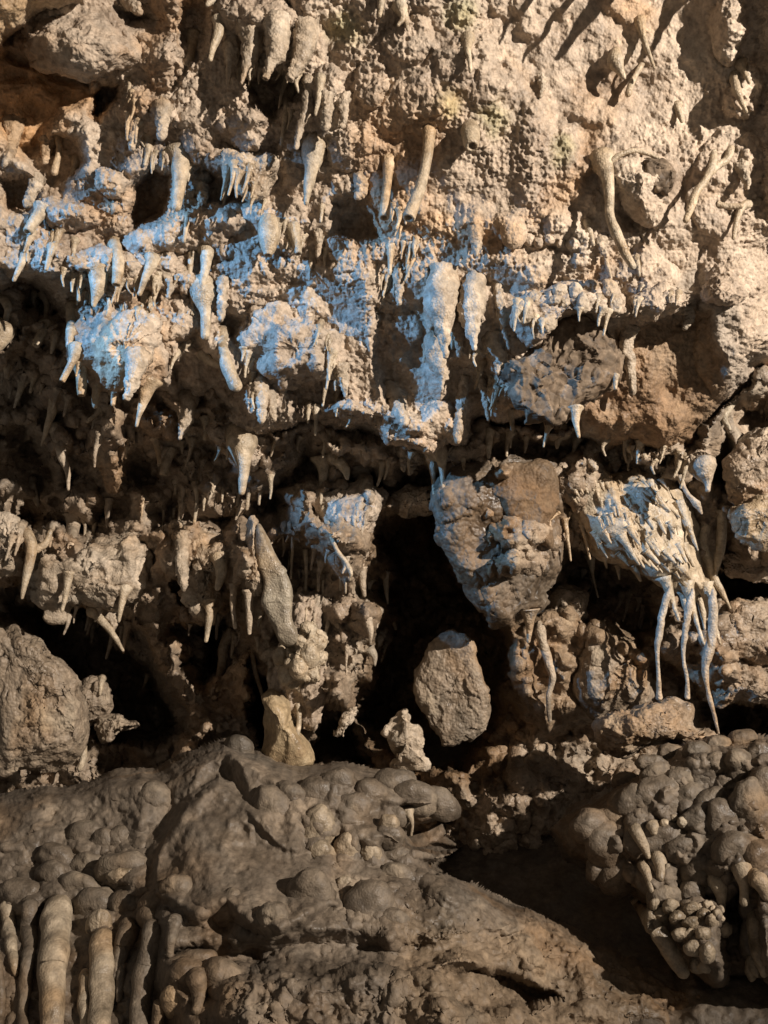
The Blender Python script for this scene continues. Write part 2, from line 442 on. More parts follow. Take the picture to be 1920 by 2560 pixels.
# corner at upper left: smooth bed with a lip
A.poly(K(1, [(-300, -400), (420, -400), (380, 0), (150, 60), (80, 120), (0, 200), (-300, 330)]), G*.11, 50, 8, dome=True, rough=.15, tint=(1.12, 1.0, .78))
A.poly(K(1, [(-300, 330), (0, 210), (130, 300), (380, 370), (430, 420), (250, 480), (170, 620), (90, 680), (-10, 560), (-300, 600)]), .07, 40, 10, rough=.35, tint=(1.1, .95, .75))
A.poly(K(1, [(20, 150), (90, 110), (120, 230), (400, 350), (380, 380), (130, 300), (20, 240)]), .07, 24, 8)
A.poly(K(1, [(430, 370), (520, 370), (520, 430), (430, 520), (390, 500), (400, 440)]), .14, 30, 8)
# hollows between the hanging clusters
for c, pl, am in (
    (1, [(1060, 350), (1180, 310), (1310, 340), (1310, 420), (1220, 460), (1180, 520), (1090, 460)], .17),
    (1, [(790, 40), (900, 20), (900, 150), (850, 260), (780, 200)], .09),
    (1, [(590, 780), (640, 730), (730, 760), (740, 830), (690, 920), (600, 960), (580, 860)], .16),
    (1, [(860, 740), (960, 720), (1010, 820), (1090, 880), (960, 890), (880, 850)], .10),
    (1, [(1420, 880), (1530, 860), (1640, 930), (1659, 1040), (1560, 1050), (1440, 1020)], .10),
    (1, [(20, 780), (100, 760), (190, 830), (120, 920), (20, 900)], .12),
    (1, [(100, 640), (190, 590), (330, 600), (360, 700), (240, 800), (120, 720)], .10),
    (1, [(510, 40), (660, 60), (690, 80), (560, 110), (520, 80)], .08),
    (3, [(0, 60), (90, 110), (300, 90), (460, 200), (290, 240), (160, 290), (0, 220)], .14),
    (3, [(-100, 380), (60, 400), (180, 330), (200, 470), (120, 520), (-100, 520)], .35),
    (3, [(720, 490), (790, 430), (900, 430), (1000, 520), (1060, 560), (1040, 690), (900, 660), (790, 640)], .16),
    (3, [(740, 350), (850, 330), (900, 420), (780, 430)], .09),
    (3, [(1230, 560), (1420, 540), (1480, 600), (1350, 700), (1250, 640)], .10),
    (3, [(240, 540), (360, 510), (400, 590), (420, 650), (300, 640)], .14),
    (3, [(960, 250), (1040, 260), (1020, 380), (960, 350)], .09),
    (4, [(-40, 230), (170, 200), (200, 520), (250, 620), (130, 680), (20, 620), (-30, 420)], .10),
    (4, [(260, 470), (430, 440), (470, 540), (440, 760), (320, 700), (260, 620)], .14),
    (2, [(840, 780), (930, 720), (980, 840), (960, 960), (870, 1000), (810, 900)], .05),
    (2, [(1010, 820), (1080, 850), (1100, 960), (1040, 980), (1000, 900)], .06),
):
    A.poly(K(c, pl), am*(.75 if c in (1, 3) else .5), 34, 12)
# rounded outcrops in the sheet
for c, cx, cy, rx, ry, am, ro in (
    (1, 700, 260, 90, 130, .05, 10), (1, 640, 500, 130, 90, .05, 20), (1, 1110, 90, 160, 110, .06, 0), (1, 1400, 420, 80, 160, .05, 0),
    (1, 1080, 560, 150, 90, .05, 10), (1, 1000, 740, 120, 70, .06, 30), (1, 860, 560, 120, 150, .04, 0), (1, 780, 1010, 260, 90, .06, -10),
    (1, 1200, 960, 140, 130, .05, 0), (1, 300, 930, 130, 80, .08, 15), (1, 1500, 640, 100, 110, .03, 0), (1, 480, 780, 90, 60, .06, 30),
    (1, 1600, 360, 80, 100, .05, 0), (2, 180, 380, 260, 110, .05, -40), (2, 110, 170, 130, 90, .05, -20), (2, 60, 860, 130, 160, .05, 0),
    (2, 1480, 120, 80, 150, .08, 0), (2, 1560, 420, 80, 120, .09, 20), (2, 1470, 800, 160, 240, .06, 10), (2, 1100, 780, 190, 150, .07, 10),
    (2, 640, 980, 180, 90, .05, 0), (3, 560, 60, 300, 80, .08, 12), (3, 1000, 120, 180, 110, .05, -20),
    (3, 680, 680, 220, 80, .10, 22), (3, 1100, 640, 110, 80, .06, 0), (3, 1440, 690, 160, 60, .08, 8), (3, 1300, 860, 160, 60, .06, 8),
    (4, 1520, 330, 190, 330, .10, 0), (4, 110, 780, 170, 90, .07, 30), (4, 40, 330, 110, 140, .06, 0), (4, 1100, 90, 160, 90, .03, 0), (4, 640, 40, 240, 90, .04, 0)):
    (sx, sy), = K(c, [(cx, cy)])
    A.bump(sx, sy, rx/1.728, ry/1.728, G*am*(.8 if c in (1, 3) else .5), ro, 14)
# red earth face, set back under a crusted ledge
A.poly(K(4, [(1010, 330), (1200, 260), (1380, 250), (1430, 400), (1480, 600), (1420, 760), (1300, 900), (1000, 880), (860, 700), (900, 620), (1010, 560)]), .035, 40, 14, rough=.6, tint=(.74, .63, .51))
A.poly(K(4, [(1080, 500), (1300, 480), (1400, 620), (1350, 780), (1180, 830), (1060, 740)]), .0, 90, 30, tint=(.66, .52, .39))
A.poly(K(4, [(560, 260), (620, 170), (760, 130), (900, 120), (1010, 150), (1040, 240), (960, 250), (780, 250), (700, 330), (640, 390), (570, 340)]), G*.05, 30, 10, dome=True)
A.poly(K(4, [(1070, 170), (1180, 130), (1330, 170), (1330, 210), (1190, 270), (1090, 240)]), G*.06, 30, 10, dome=True)
A.poly(K(4, [(1390, 120), (1500, 100), (1540, 160), (1480, 200), (1390, 180)]), G*.05, 30, 8, dome=True)
A.poly(K(4, [(1230, 40), (1370, 60), (1380, 160), (1250, 170)]), .03, 40, 8, rough=.15)
# algae and rusty patches
for c, cx, cy, r_, tn in ((1, 1490, 110, 70, (.93, 1.0, .82)), (2, 480, 520, 70, (.93, 1.0, .82)), (2, 270, 440, 60, (.93, 1.0, .82)), (2, 780, 640, 50, (.93, 1.0, .82)), (2, 360, 60, 60, (.93, 1.0, .82)),
                          (2, 1200, 770, 70, (.45, .42, .40)), (3, 600, 300, 120, (1.0, .86, .72)), (1, 150, 380, 120, (1.1, .95, .75))):
    (sx, sy), = K(c, [(cx, cy)])
    th = np.linspace(0, 2*math.pi, 12, endpoint=False); r_ /= 1.728
    A.poly(list(zip(sx+r_*np.cos(th), sy+r_*np.sin(th))), 0, r_*1.4, 22, tint=tn)
LIP = D([(-200, 640), (-20, 660), (70, 640), (140, 700), (110, 770), (190, 850), (260, 870), (320, 850), (390, 900), (450, 890), (520, 960), (610, 950), (700, 925), (760, 945), (860, 985), (950, 985),
         (1000, 975), (1060, 930), (1110, 915), (1160, 895), (1230, 925), (1260, 960), (1310, 985), (1370, 970), (1420, 990), (1480, 1000), (1510, 940), (1560, 900), (1590, 850), (1640, 800), (1900, 700), (1900, -400), (-300, -400)])
A.poly(D([(-300, 480), (120, 520), (400, 680), (560, 800), (620, 1000), (-300, 1000)]), -.07, 160, 20)
A.cut(LIP, 75, .42, 16)
A.build('cave_wall', 'popcorn_calcite', ((.10, .008), (.045, .0048)), ((.019, .0036), (.0105, .0072)), 11)

# ---- back of the recess below the lip
Bk = Sheet(-110, 2070, 640, 2150, 3.9)
Bk.Z = 2.55+.10*np.sin(Bk.X/260)+.09*Bk.w1
Bk.Z += .10*np.clip((Bk.Y-1300)/500, -1, 1)
fb = np.stack([Bk.X.ravel(), Bk.Y.ravel(), np.zeros(Bk.X.size)], 1)
Bk.Z += (.06*ridged(fb/200, 5, 171)).reshape(Bk.shape)
for pl, am, ed in (
    # grey slope under the left lip
    ([(-200, 800), (40, 790), (190, 890), (400, 960), (560, 1050), (640, 1120), (560, 1150), (420, 1120), (250, 1140), (130, 1170), (-200, 1180)], -.0, 90),
    ([(-200, 930), (20, 960), (80, 1030), (60, 1100), (-200, 1130)], -.08, 40),
    ([(240, 1060), (400, 1090), (360, 1130), (240, 1110)], .14, 40),
    # hanging mass in the middle
    ([(560, 1060), (760, 1010), (860, 1040), (830, 1160), (800, 1230), (760, 1260), (720, 1210), (650, 1130)], -.22, 60),
    ([(540, 1100), (660, 1130), (760, 1260), (820, 1330), (800, 1440), (700, 1560), (600, 1520), (550, 1400), (530, 1250)], -.10, 60),
    # seat of the pale ledges at the left
    ([(60, 1140), (200, 1150), (340, 1120), (520, 1120), (540, 1260), (480, 1330), (420, 1360), (330, 1350), (300, 1330), (200, 1310), (100, 1290)], -.30, 40),
    ([(290, 1330), (360, 1350), (440, 1370), (450, 1450), (480, 1460), (545, 1420), (530, 1540), (620, 1560), (630, 1660), (370, 1670), (380, 1590), (425, 1560), (380, 1500), (330, 1420)], -.26, 26),
    # rock that carries the brown block and the drapery
    ([(940, 980), (1100, 960), (1300, 980), (1500, 990), (1560, 1080), (1560, 1220), (1420, 1210), (1300, 1180), (1180, 1250), (1060, 1260), (980, 1180), (940, 1080)], -.22, 60),
    # the folded wall between the ledges and the cone
    ([(500, 1110), (660, 1120), (800, 1180), (820, 1300), (800, 1440), (720, 1560), (640, 1600), (540, 1560), (520, 1400), (500, 1250)], -.16, 60),
    ([(330, 1130), (400, 1130), (400, 1340), (340, 1350)], -.05, 40),
    # caves
    ([(-200, 1270), (40, 1290), (130, 1335), (200, 1310), (260, 1400), (330, 1470), (380, 1560), (330, 1610), (220, 1600), (130, 1440), (60, 1350), (-200, 1330)], .6, 50),
    ([(380, 1350), (470, 1330), (500, 1410), (440, 1480), (390, 1440)], .35, 40),
    ([(830, 1170), (930, 1110), (970, 1200), (1060, 1330), (1090, 1400), (1070, 1560), (1000, 1640), (880, 1640), (780, 1560), (830, 1430), (860, 1330)], .65, 60),
    ([(540, 1480), (580, 1470), (600, 1620), (540, 1630)], .4, 30),
    ([(660, 1500), (760, 1560), (800, 1650), (680, 1650)], .5, 40),
    ([(1220, 1190), (1400, 1240), (1430, 1340), (1380, 1400), (1240, 1300)], .25, 50),
    ([(1550, 1230), (1700, 1250), (1700, 1300), (1560, 1300)], .5, 30),
    ([(1500, 1480), (1700, 1520), (1700, 1600), (1520, 1600)], .4, 40),
    ([(700, 960), (900, 990), (880, 1070), (820, 1080), (740, 1010)], .25, 40),
    # right wall
    ([(1540, 880), (1620, 830), (1900, 800), (1900, 1240), (1600, 1230), (1560, 1120), (1580, 1000)], -.25, 50),
    ([(1080, 1360), (1160, 1330), (1300, 1330), (1400, 1420), (1420, 1520), (1180, 1570), (1100, 1500)], -.16, 60),
    ([(1400, 1380), (1560, 1300), (1900, 1290), (1900, 1520), (1520, 1500)], -.26, 50),
    ([(600, 960), (800, 940), (1000, 980), (960, 1050), (880, 1000), (720, 980)], .2, 40)):
    Bk.poly(D(pl), am, ed, 18)
# the roof of the recess: an undercut slope running back from under the lip
kd = 1920/1659
lip = kd*np.interp(Bk.X/kd, [-200, 0, 140, 260, 450, 600, 760, 1000, 1100, 1250, 1480, 1600, 1900], [650, 660, 760, 850, 890, 940, 945, 970, 920, 920, 990, 850, 720])
rl = np.interp(Bk.X/kd, [0, 300, 600, 800, 1000, 1250, 1600], [480, 400, 220, 150, 130, 120, 120])
tt = (Bk.Y-lip)/rl+.22*Bk.w1+.10*Bk.w2
tgt = 2.22+.38*np.clip(tt, 0, 1.2)+.6*np.clip(-tt-.03, 0, 2) + .035*Bk.w2 + .012*ridged(fb/90, 3, 33).reshape(Bk.shape)
kk_ = sstep(1.15, .85, tt)
Bk.Z = Bk.Z*(1-kk_)+np.minimum(Bk.Z, tgt)*kk_
Bk.poly(D([(1540, 950), (1900, 900), (1900, 1300), (1560, 1300)]), 0, 50, 20, rough=.5)
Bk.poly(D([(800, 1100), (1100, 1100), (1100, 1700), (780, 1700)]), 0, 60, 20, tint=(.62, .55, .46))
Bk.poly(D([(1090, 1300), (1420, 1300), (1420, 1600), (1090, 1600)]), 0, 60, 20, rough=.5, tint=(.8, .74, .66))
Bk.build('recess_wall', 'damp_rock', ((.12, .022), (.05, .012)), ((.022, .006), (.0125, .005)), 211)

# ---- low floor between the mounds
Fl = Sheet(-110, 2070, 1830, 2640, 5.)
Fl.Z = np.interp(Fl.Y.ravel(), [1800, 1900, 2000, 2150, 2300, 2450, 2640], [3.2, 2.95, 2.75, 2.45, 2.20, 1.95, 1.75]).reshape(Fl.shape)+.02*Fl.w1
Fl.rough[:] = .25
Fl.build('cave_floor', 'mud_flowstone', ((.16, .03),), ((.02, .003),), 311)
print('setting %.1f s' % (time.time()-T0))
# =================================================================== lobes of the mounds: enlargement, centre, radii, turn
BIG = (
    (7, 665, 160, 75, 85, 10), (7, 590, 230, 50, 48, 0), (7, 370, 140, 55, 45, 0), (7, 455, 215, 48, 40, 0), (7, 590, 60, 60, 40, -10), (7, 515, 90, 50, 40, 0),
    (7, 370, 310, 80, 65, -15), (7, 440, 330, 60, 70, 20), (7, 520, 320, 60, 62, 0), (7, 610, 300, 60, 45, 0), (7, 680, 310, 55, 50, -20), (7, 300, 220, 70, 40, -20), (7, 170, 320, 70, 50, -20),
    (7, 110, 370, 70, 45, -10), (7, 40, 430, 55, 60, 0), (7, 110, 460, 55, 50, 0), (7, 240, 400, 80, 62, 30), (7, 220, 480, 65, 75, 10), (7, 370, 430, 70, 60, 0), (7, 530, 450, 105, 72, -12),
    (7, 610, 430, 40, 60, 10), (7, 350, 520, 80, 60, 20), (7, 290, 570, 50, 60, 30), (7, 90, 560, 95, 70, 5), (7, 420, 620, 95, 95, 0), (7, 560, 620, 85, 75, 30),
    (7, 570, 520, 70, 45, -20), (7, 690, 590, 85, 60, -25), (7, 760, 530, 60, 60, 0), (7, 770, 650, 58, 42, -8), (7, 880, 650, 70, 48, 0), (7, 860, 720, 60, 45, 0), (7, 740, 740, 36, 50, 0),
    (7, 980, 610, 60, 80, 20), (7, 1080, 690, 90, 55, 0), (7, 1180, 660, 60, 70, 0), (7, 1290, 650, 50, 50, 0), (7, 1340, 560, 95, 100, 0), (7, 1420, 560, 40, 60, 0), (7, 1360, 680, 34, 48, 0), (7, 1445, 650, 50, 75, 5),
    (7, 1180, 180, 70, 90, -30), (7, 1250, 250, 50, 75, -25), (7, 1260, 130, 60, 70, -30), (7, 1380, 120, 90, 70, 0), (7, 1450, 70, 80, 60, -20),
    (7, 1120, 120, 55, 60, -40), (7, 1530, 180, 75, 70, 0), (7, 1600, 120, 70, 60, 0), (7, 1590, 300, 50, 60, 0), (7, 1560, 440, 70, 50, 0), (7, 1640, 430, 50, 34, 0), (7, 1640, 480, 56, 40, 0), (7, 1590, 620, 95, 110, 0),
    (7, 900, 560, 60, 50, 0), (7, 810, 860, 110, 60, -25), (7, 800, 930, 80, 90, 20), (7, 870, 790, 90, 55, -35), (7, 960, 920, 90, 90, -30),
    (5, 900, 1060, 70, 45, -10), (5, 1030, 1030, 60, 60, 0), (5, 980, 1080, 60, 40, 0), (5, 1200, 1045, 75, 48, 0), (5, 1110, 1085, 60, 30, 0), (5, 1450, 1095, 70, 26, 0), (5, 1580, 1090, 42, 34, 0),
    (7, 740, 40, 90, 45, -10), (7, 800, 90, 60, 50, 0), (7, 880, 60, 60, 40, 0), (7, 660, 70, 50, 40, 0), (7, 230, 160, 60, 35, -15), (7, 130, 240, 70, 30, -15), (7, 40, 330, 60, 30, -15),
    (8, 40, 90, 90, 75, 10), (8, 130, 130, 90, 65, 15), (8, 230, 150, 90, 55, 25), (8, 50, 210, 60, 50, 0), (8, 20, 300, 55, 50, 0), (8, 50, 390, 70, 40, 10),
    (8, 60, 470, 70, 50, 10), (8, 40, 660, 60, 50, 0), 
    )
PALE = ((7, 1370, 280, 75, 130, 5), (7, 1500, 360, 55, 85, 0), (7, 1390, 370, 60, 60, 0), (7, 1490, 500, 36, 34, 0), (7, 1600, 370, 50, 55, 0), (7, 750, 1010, 60, 70, 0), (8, 20, 250, 45, 50, 0), (7, 430, 680, 55, 80, 0), (7, 530, 470, 70, 40, -10))
RBIG = ((8, 1180, 120, 100, 70, -10), (8, 1090, 160, 90, 75, -20), (8, 1230, 170, 60, 60, 0), (8, 1330, 140, 80, 60, 0), (8, 1420, 160, 70, 60, 20), (8, 1010, 230, 90, 70, -20), (8, 1120, 240, 70, 50, 0),
          (8, 1460, 240, 60, 90, -10), (8, 1380, 230, 90, 60, 0), (8, 1230, 310, 110, 70, 10), (8, 1300, 360, 80, 60, 0), (8, 1110, 320, 70, 80, 0), (8, 1400, 450, 95, 80, 10), (8, 1440, 520, 50, 70, 0), (8, 1280, 500, 85, 80, 0),
          (8, 1330, 560, 50, 60, 0), (8, 1220, 570, 70, 60, 0), (8, 1580, 150, 70, 90, 0), (8, 1640, 90, 60, 80, 0), (8, 1560, 260, 60, 60, 0), (8, 1530, 360, 80, 80, 0), (8, 1640, 420, 90, 90, 0), (8, 1630, 250, 60, 70, 0),
          (8, 1600, 590, 55, 70, 0), (8, 1610, 770, 60, 110, -15), (8, 1500, 590, 50, 60, 0), (8, 960, 330, 80, 80, 20), (8, 900, 260, 70, 60, 0), (8, 1020, 440, 70, 90, 30), (8, 940, 430, 50, 70, 20), (8, 1500, 60, 70, 50, 0), (8, 1390, 40, 70, 45, 0),
          (8, 1280, 50, 60, 45, 0), (8, 1180, 30, 60, 45, 0), (8, 1060, 60, 60, 35, 0), (8, 1560, 20, 60, 45, 0), (6, 1450, 1010, 50, 40, 0), (6, 1550, 1000, 55, 45, 0), (6, 1620, 1050, 45, 50, 0), (6, 1350, 1040, 50, 40, 0), (6, 1250, 1050, 60, 40, 0), (6, 1530, 1070, 45, 40, 0), (6, 1440, 1080, 45, 35, 0), (6, 1160, 1085, 60, 30, 0))
# =================================================================== flowstone mounds on the floor
MT = D([(-200, 1740), (0, 1715), (100, 1690), (170, 1690), (250, 1665), (330, 1660), (400, 1625), (480, 1595), (560, 1615), (600, 1640), (650, 1655), (760, 1650), (850, 1665), (930, 1690), (990, 1745),
        (1003, 1790), (1000, 1830), (960, 1850), (930, 1870), (1010, 1905), (1110, 1945), (1200, 1985), (1240, 2000), (1330, 2045), (1400, 2075), (1500, 2105), (1580, 2150), (1900, 2180), (1900, 2400), (-200, 2400)])
M = Sheet(-110, 2070, 1820, 2640, 2.9)
kd = 1920/1659
bl = kd*np.interp(M.x/kd, [-200, 0, 250, 480, 760, 930, 1000, 1110, 1240, 1400, 1580, 1900], [1740, 1715, 1665, 1600, 1650, 1690, 1790, 1930, 1990, 2075, 2150, 2180])
kr = np.exp(-(np.arange(-90, 91)/38)**2); bl = np.convolve(np.pad(bl, 90, 'edge'), kr/kr.sum(), 'valid')
yy = M.Y-bl[None]
M.Z = 2.12-.30*np.clip(yy/380, 0, 1.1)-.30*np.clip((yy-250)/500, 0, 1.4)-.06*np.clip((M.X-1100)/700, -1, 1)
M.Z = np.where(M.X > 1000, M.Z-.10*sstep(1000, 1150, M.X), M.Z)
M.Z += .02*M.w1
# left flank drops as a face of columns
M.poly(D([(-200, 1930), (60, 1960), (240, 1920), (330, 1950), (330, 2080), (400, 2260), (380, 2500), (-200, 2500)]), .06, 70, 18)
M.poly(D([(330, 1850), (400, 1740), (480, 1680), (540, 1740), (600, 1800), (700, 1880), (728, 1950), (650, 1985), (600, 2010), (530, 1990), (490, 1955), (430, 1985), (330, 1935)]), -.06, 34, 7, rough=.3)
M.poly(D([(500, 1640), (760, 1640), (860, 1655), (940, 1685), (1000, 1750), (940, 1765), (885, 1770), (870, 1825), (830, 1815), (760, 1825), (735, 1790), (690, 1800), (650, 1785), (640, 1835), (590, 1800), (550, 1765), (525, 1700)]), -.045, 40, 9, rough=.5)
M.poly(D([(360, 2060), (700, 2020), (1000, 2040), (950, 2100), (640, 2090), (480, 2110)]), .07, 50, 12)
M.poly(D([(955, 2100), (1010, 2085), (1110, 2110), (1210, 2150), (1150, 2180), (990, 2170)]), .12, 30, 10)
M.poly(D([(880, 1745), (960, 1740), (1000, 1760), (990, 1830), (900, 1830), (860, 1800)]), .25, 30, 6)
M.poly(D([(480, 2110), (960, 2090), (980, 2260), (480, 2300)]), -.05, 90, 18, rough=2.6)
M.poly(D([(760, 1900), (1000, 1930), (1300, 2060), (1500, 2130), (1700, 2200), (1700, 2400), (1000, 2400), (960, 2080), (760, 2000)]), 0, 120, 30, rough=2.4)
fm = np.stack([M.X.ravel(), M.Y.ravel(), np.zeros(M.X.size)], 1)
M.tint[:] = (1+.28*sstep(0, .8, fbm(fm/60, 4, 9)).reshape(M.shape)[..., None]*np.array([1.0, .95, .85]))
M.poly(D([(850, 1960), (1500, 2080), (1700, 2180), (1700, 2400), (850, 2400)]), 0, 120, 20, tint=(1.45, 1.35, 1.2))
SOFT = ((7, 1250, 880, 130, 110, -35), (7, 1420, 960, 150, 130, 0), (7, 1560, 900, 150, 140, 0), (7, 1520, 1080, 170, 90, 0), (7, 1330, 1060, 90, 80, 0), (7, 1020, 1060, 120, 60, 0),
        (8, 220, 630, 70, 48, 10), (8, 330, 660, 80, 55, 5), (8, 170, 700, 60, 40, 0), (8, 140, 580, 70, 40, 10), (8, 160, 480, 60, 34, 20), (8, 270, 510, 70, 30, 20), (8, 400, 560, 80, 30, 20),
        (8, 480, 650, 100, 50, 25), (8, 620, 660, 100, 60, 20), (8, 740, 620, 60, 70, -10), (8, 800, 700, 100, 90, 30), (8, 960, 820, 140, 60, 35), (8, 650, 780, 120, 90, 0), (8, 480, 830, 120, 80, 20), (8, 850, 900, 140, 80, 20),
        (8, 1010, 950, 130, 60, 20), (8, 300, 820, 130, 70, 10), (8, 200, 890, 130, 80, 10), (8, 1100, 1040, 160, 60, 15), (8, 560, 1000, 100, 60, 20), (8, 60, 950, 140, 90, 0), (8, 680, 1000, 70, 70, 30), (8, 900, 1060, 150, 60, 10),
        (8, 1300, 990, 130, 50, 15), (8, 1450, 1010, 120, 50, 10), (8, 1580, 980, 110, 50, 10), (8, 1250, 1080, 120, 50, 10), (8, 1420, 1085, 120, 45, 10), (8, 1590, 1070, 110, 50, 0))
for c, cx, cy, rx, ry, ro in SOFT:
    (sx, sy), = K(c, [(cx, cy)])
    pass
M.lobes(SOFT, .62, 14, .3)
M.lobes(BIG, .50, 9, .34)
M.lobes(PALE, .6, 6, .3)
M.poly(D([(880, 1778), (950, 1768), (1002, 1766), (1010, 1830), (940, 1845), (865, 1825)]), .32, 18, 6)
M.cut(MT, 60, .30, 7)
mound = M.build('flowstone_mound', 'mud_flowstone', ((.14, .010), (.055, .004)), ((.026, .003), (.012, .0024)), 411, kind=None,
                label='broad brown muddy flowstone mound with rounded lobes filling the lower left', cat='flowstone')

RT = D([(1180, 1790), (1240, 1730), (1330, 1690), (1400, 1660), (1480, 1600), (1560, 1585), (1640, 1590), (1900, 1570), (1900, 2180), (1640, 2140), (1540, 2130), (1490, 2090), (1430, 2030), (1390, 1960), (1300, 1890), (1220, 1850)])
Q = Sheet(1330, 2090, 1800, 2520, 3.0)
Q.Z = 2.10-.10*np.clip((Q.X-1500)/500, 0, 1)-.28*np.clip((Q.Y-1850)/600, 0, 1)+.10*np.clip((1650-Q.X)/250, 0, 1)
Q.Z += .03*Q.w1
Q.poly(D([(1480, 1980), (1560, 1960), (1570, 2130), (1480, 2110)]), -.03, 50, 10)
Q.poly(D([(1560, 1960), (1620, 1900), (1660, 2130), (1570, 2140)]), .16, 30, 10)
Q.poly(D([(1460, 1890), (1560, 1880), (1560, 1960), (1470, 1940)]), .06, 30, 10)
Q.tint[:] = (1+.3*sstep(0, .8, Q.w2)[..., None]*np.array([1.0, .95, .85]))
Q.lobes(RBIG, .72, 8, .35)
Q.cut(RT, 70, .35, 8)
rmound = Q.build('knobbly_flowstone', 'mud_flowstone', ((.10, .012), (.045, .006)), ((.022, .004), (.012, .0025)), 511, kind=None,
                 label='knobbly flowstone mound with dangling teeth at the lower right', cat='flowstone')

def lobe(c, cx, cy, rx, ry, rot=0, parent=None, mname='mud_lobe', name='lobe', bulge=.85, sink=.30, lump=.10, n=34, rings=11):
    (sx, sy), = K(c, [(cx, cy)]); rx, ry = rx/1.728, ry/1.728
    Y = surf(sx, sy, 2.1); m = min(rx, ry)/F*Y
    th = np.linspace(0, 2*math.pi, 14, endpoint=False); q = R(rot)
    SEED[0] += 1
    wob = 1+.10*vnoise(np.stack([np.cos(th)*1.6+SEED[0], np.sin(th)*1.6, th*0], 1), 3)
    u, v = rx*np.cos(th)*wob, ry*np.sin(th)*wob
    pl = list(zip(sx+u*math.cos(q)-v*math.sin(q), sy+u*math.sin(q)+v*math.cos(q)))
    return rock(name, pl, Y+sink*m, m*(bulge+sink), mname, parent, n=n, rings=rings, lump=((m*1.3, m*lump*1.6), (m*.5, m*lump*.5)), grain=((.016, .0022), (.009, .0018)), back=.6, flat=2.3)
for a in BIG:
    if min(a[3], a[4]) < 60 and a[0] != 8: continue      # the small ones are only swells of the mound
    lobe(*a[:3], a[3]*1.2, a[4]*1.2, a[5], parent=mound, bulge=.05, sink=.9, lump=.13)
for a in PALE: lobe(*a, parent=mound, mname='pale_lobe', bulge=.15, sink=.7, lump=.10)
# flutes and columns on the left flank
for pts in ([(30, 600, 60), (40, 720, 55), (70, 890, 22)], [(130, 590, 60), (125, 760, 60), (110, 960, 50), (90, 1200, 50)], [(-20, 800, 50), (0, 1000, 40), (-5, 1150, 36)],
            [(250, 590, 110), (235, 760, 120), (225, 950, 130), (225, 1250, 130)], [(440, 740, 90), (440, 900, 110), (440, 1040, 105), (430, 1250, 100)],
            [(640, 640, 100), (660, 760, 90), (620, 930, 90), (590, 1250, 90)], [(560, 690, 90), (530, 800, 60), (500, 900, 40)], [(760, 660, 60), (740, 740, 50), (735, 800, 40)],
            [(850, 900, 90), (860, 980, 60), (850, 1040, 50)], [(370, 900, 50), (365, 1030, 50), (360, 1250, 50)], [(530, 850, 40), (520, 930, 34), (515, 1000, 30)], [(690, 1010, 50), (680, 1120, 50), (670, 1250, 40)]):
    spike('flute', K(7, pts), 'pale_lobe' if pts[0][0] in (250, 440, 30, 370) else 'mud_lobe', 'r', .02, mound, nl=60, nr=28, lump=.14, clear=.7, flare=False, wide=.30)
# right mound
for a in RBIG: lobe(*a[:3], a[3]*1.25, a[4]*1.25, a[5], parent=rmound, bulge=.07, sink=.9, lump=.14)
rng = np.random.default_rng(4)
for a in ((1270, 650, 40, 36), (1330, 610, 36, 34), (1380, 640, 36, 32), (1330, 670, 44, 30), (1420, 660, 30, 32), (1440, 630, 22, 24), (1380, 720, 40, 38), (1320, 720, 36, 28), (1280, 720, 40, 30), (1470, 695, 34, 34), (1340, 780, 50, 34),
          (1400, 800, 36, 50), (1360, 850, 46, 40), (1310, 830, 50, 50), (1250, 800, 60, 60), (1200, 640, 46, 50), (1240, 600, 36, 36), (1210, 720, 50, 50), (1390, 860, 36, 34), (1400, 600, 26, 30), (1290, 235, 24, 24), (1210, 240, 20, 20), (1250, 215, 18, 18), (1225, 430, 10, 16), (1590, 860, 34, 60),
          (1420, 610, 14, 18), (1455, 600, 12, 14), (1410, 640, 14, 14), (1365, 600, 16, 16), (1460, 650, 12, 14), (1440, 590, 14, 14), (1170, 590, 26, 30), (1160, 660, 40, 60)):
    lobe(8, *a, parent=rmound, mname='pale_lobe', name='nodule', bulge=.9, sink=.2, n=28, rings=10)
for pts in ([(1185, 380, 80), (1195, 430, 46), (1195, 475, 34)], [(1120, 420, 50), (1140, 470, 34), (1155, 530, 22)], [(1440, 480, 100), (1455, 550, 52), (1457, 610, 34)], [(1540, 430, 90), (1555, 510, 46), (1555, 580, 38)],
            [(1610, 470, 90), (1640, 520, 60), (1650, 555, 40)], [(1160, 250, 60), (1165, 275, 34)], [(1080, 260, 60), (1120, 330, 50), (1140, 380, 26)], [(1600, 640, 70), (1625, 780, 80), (1640, 890, 30)], [(1590, 820, 50), (1600, 870, 44), (1610, 895, 22)],
            [(1090, 560, 60), (1180, 700, 80), (1260, 830, 80), (1290, 880, 60)]):
    spike('tooth', K(8, pts), 'pale_lobe', 'r', .25, rmound, lump=.14, nl=24, nr=18, flare=False)
spike('drip_tooth', K(8, [(105, 190, 50), (122, 240, 22), (118, 290, 15)]), 'pale_lobe', 'r', .1, mound)
print('mounds %.1f s' % (time.time()-T0))
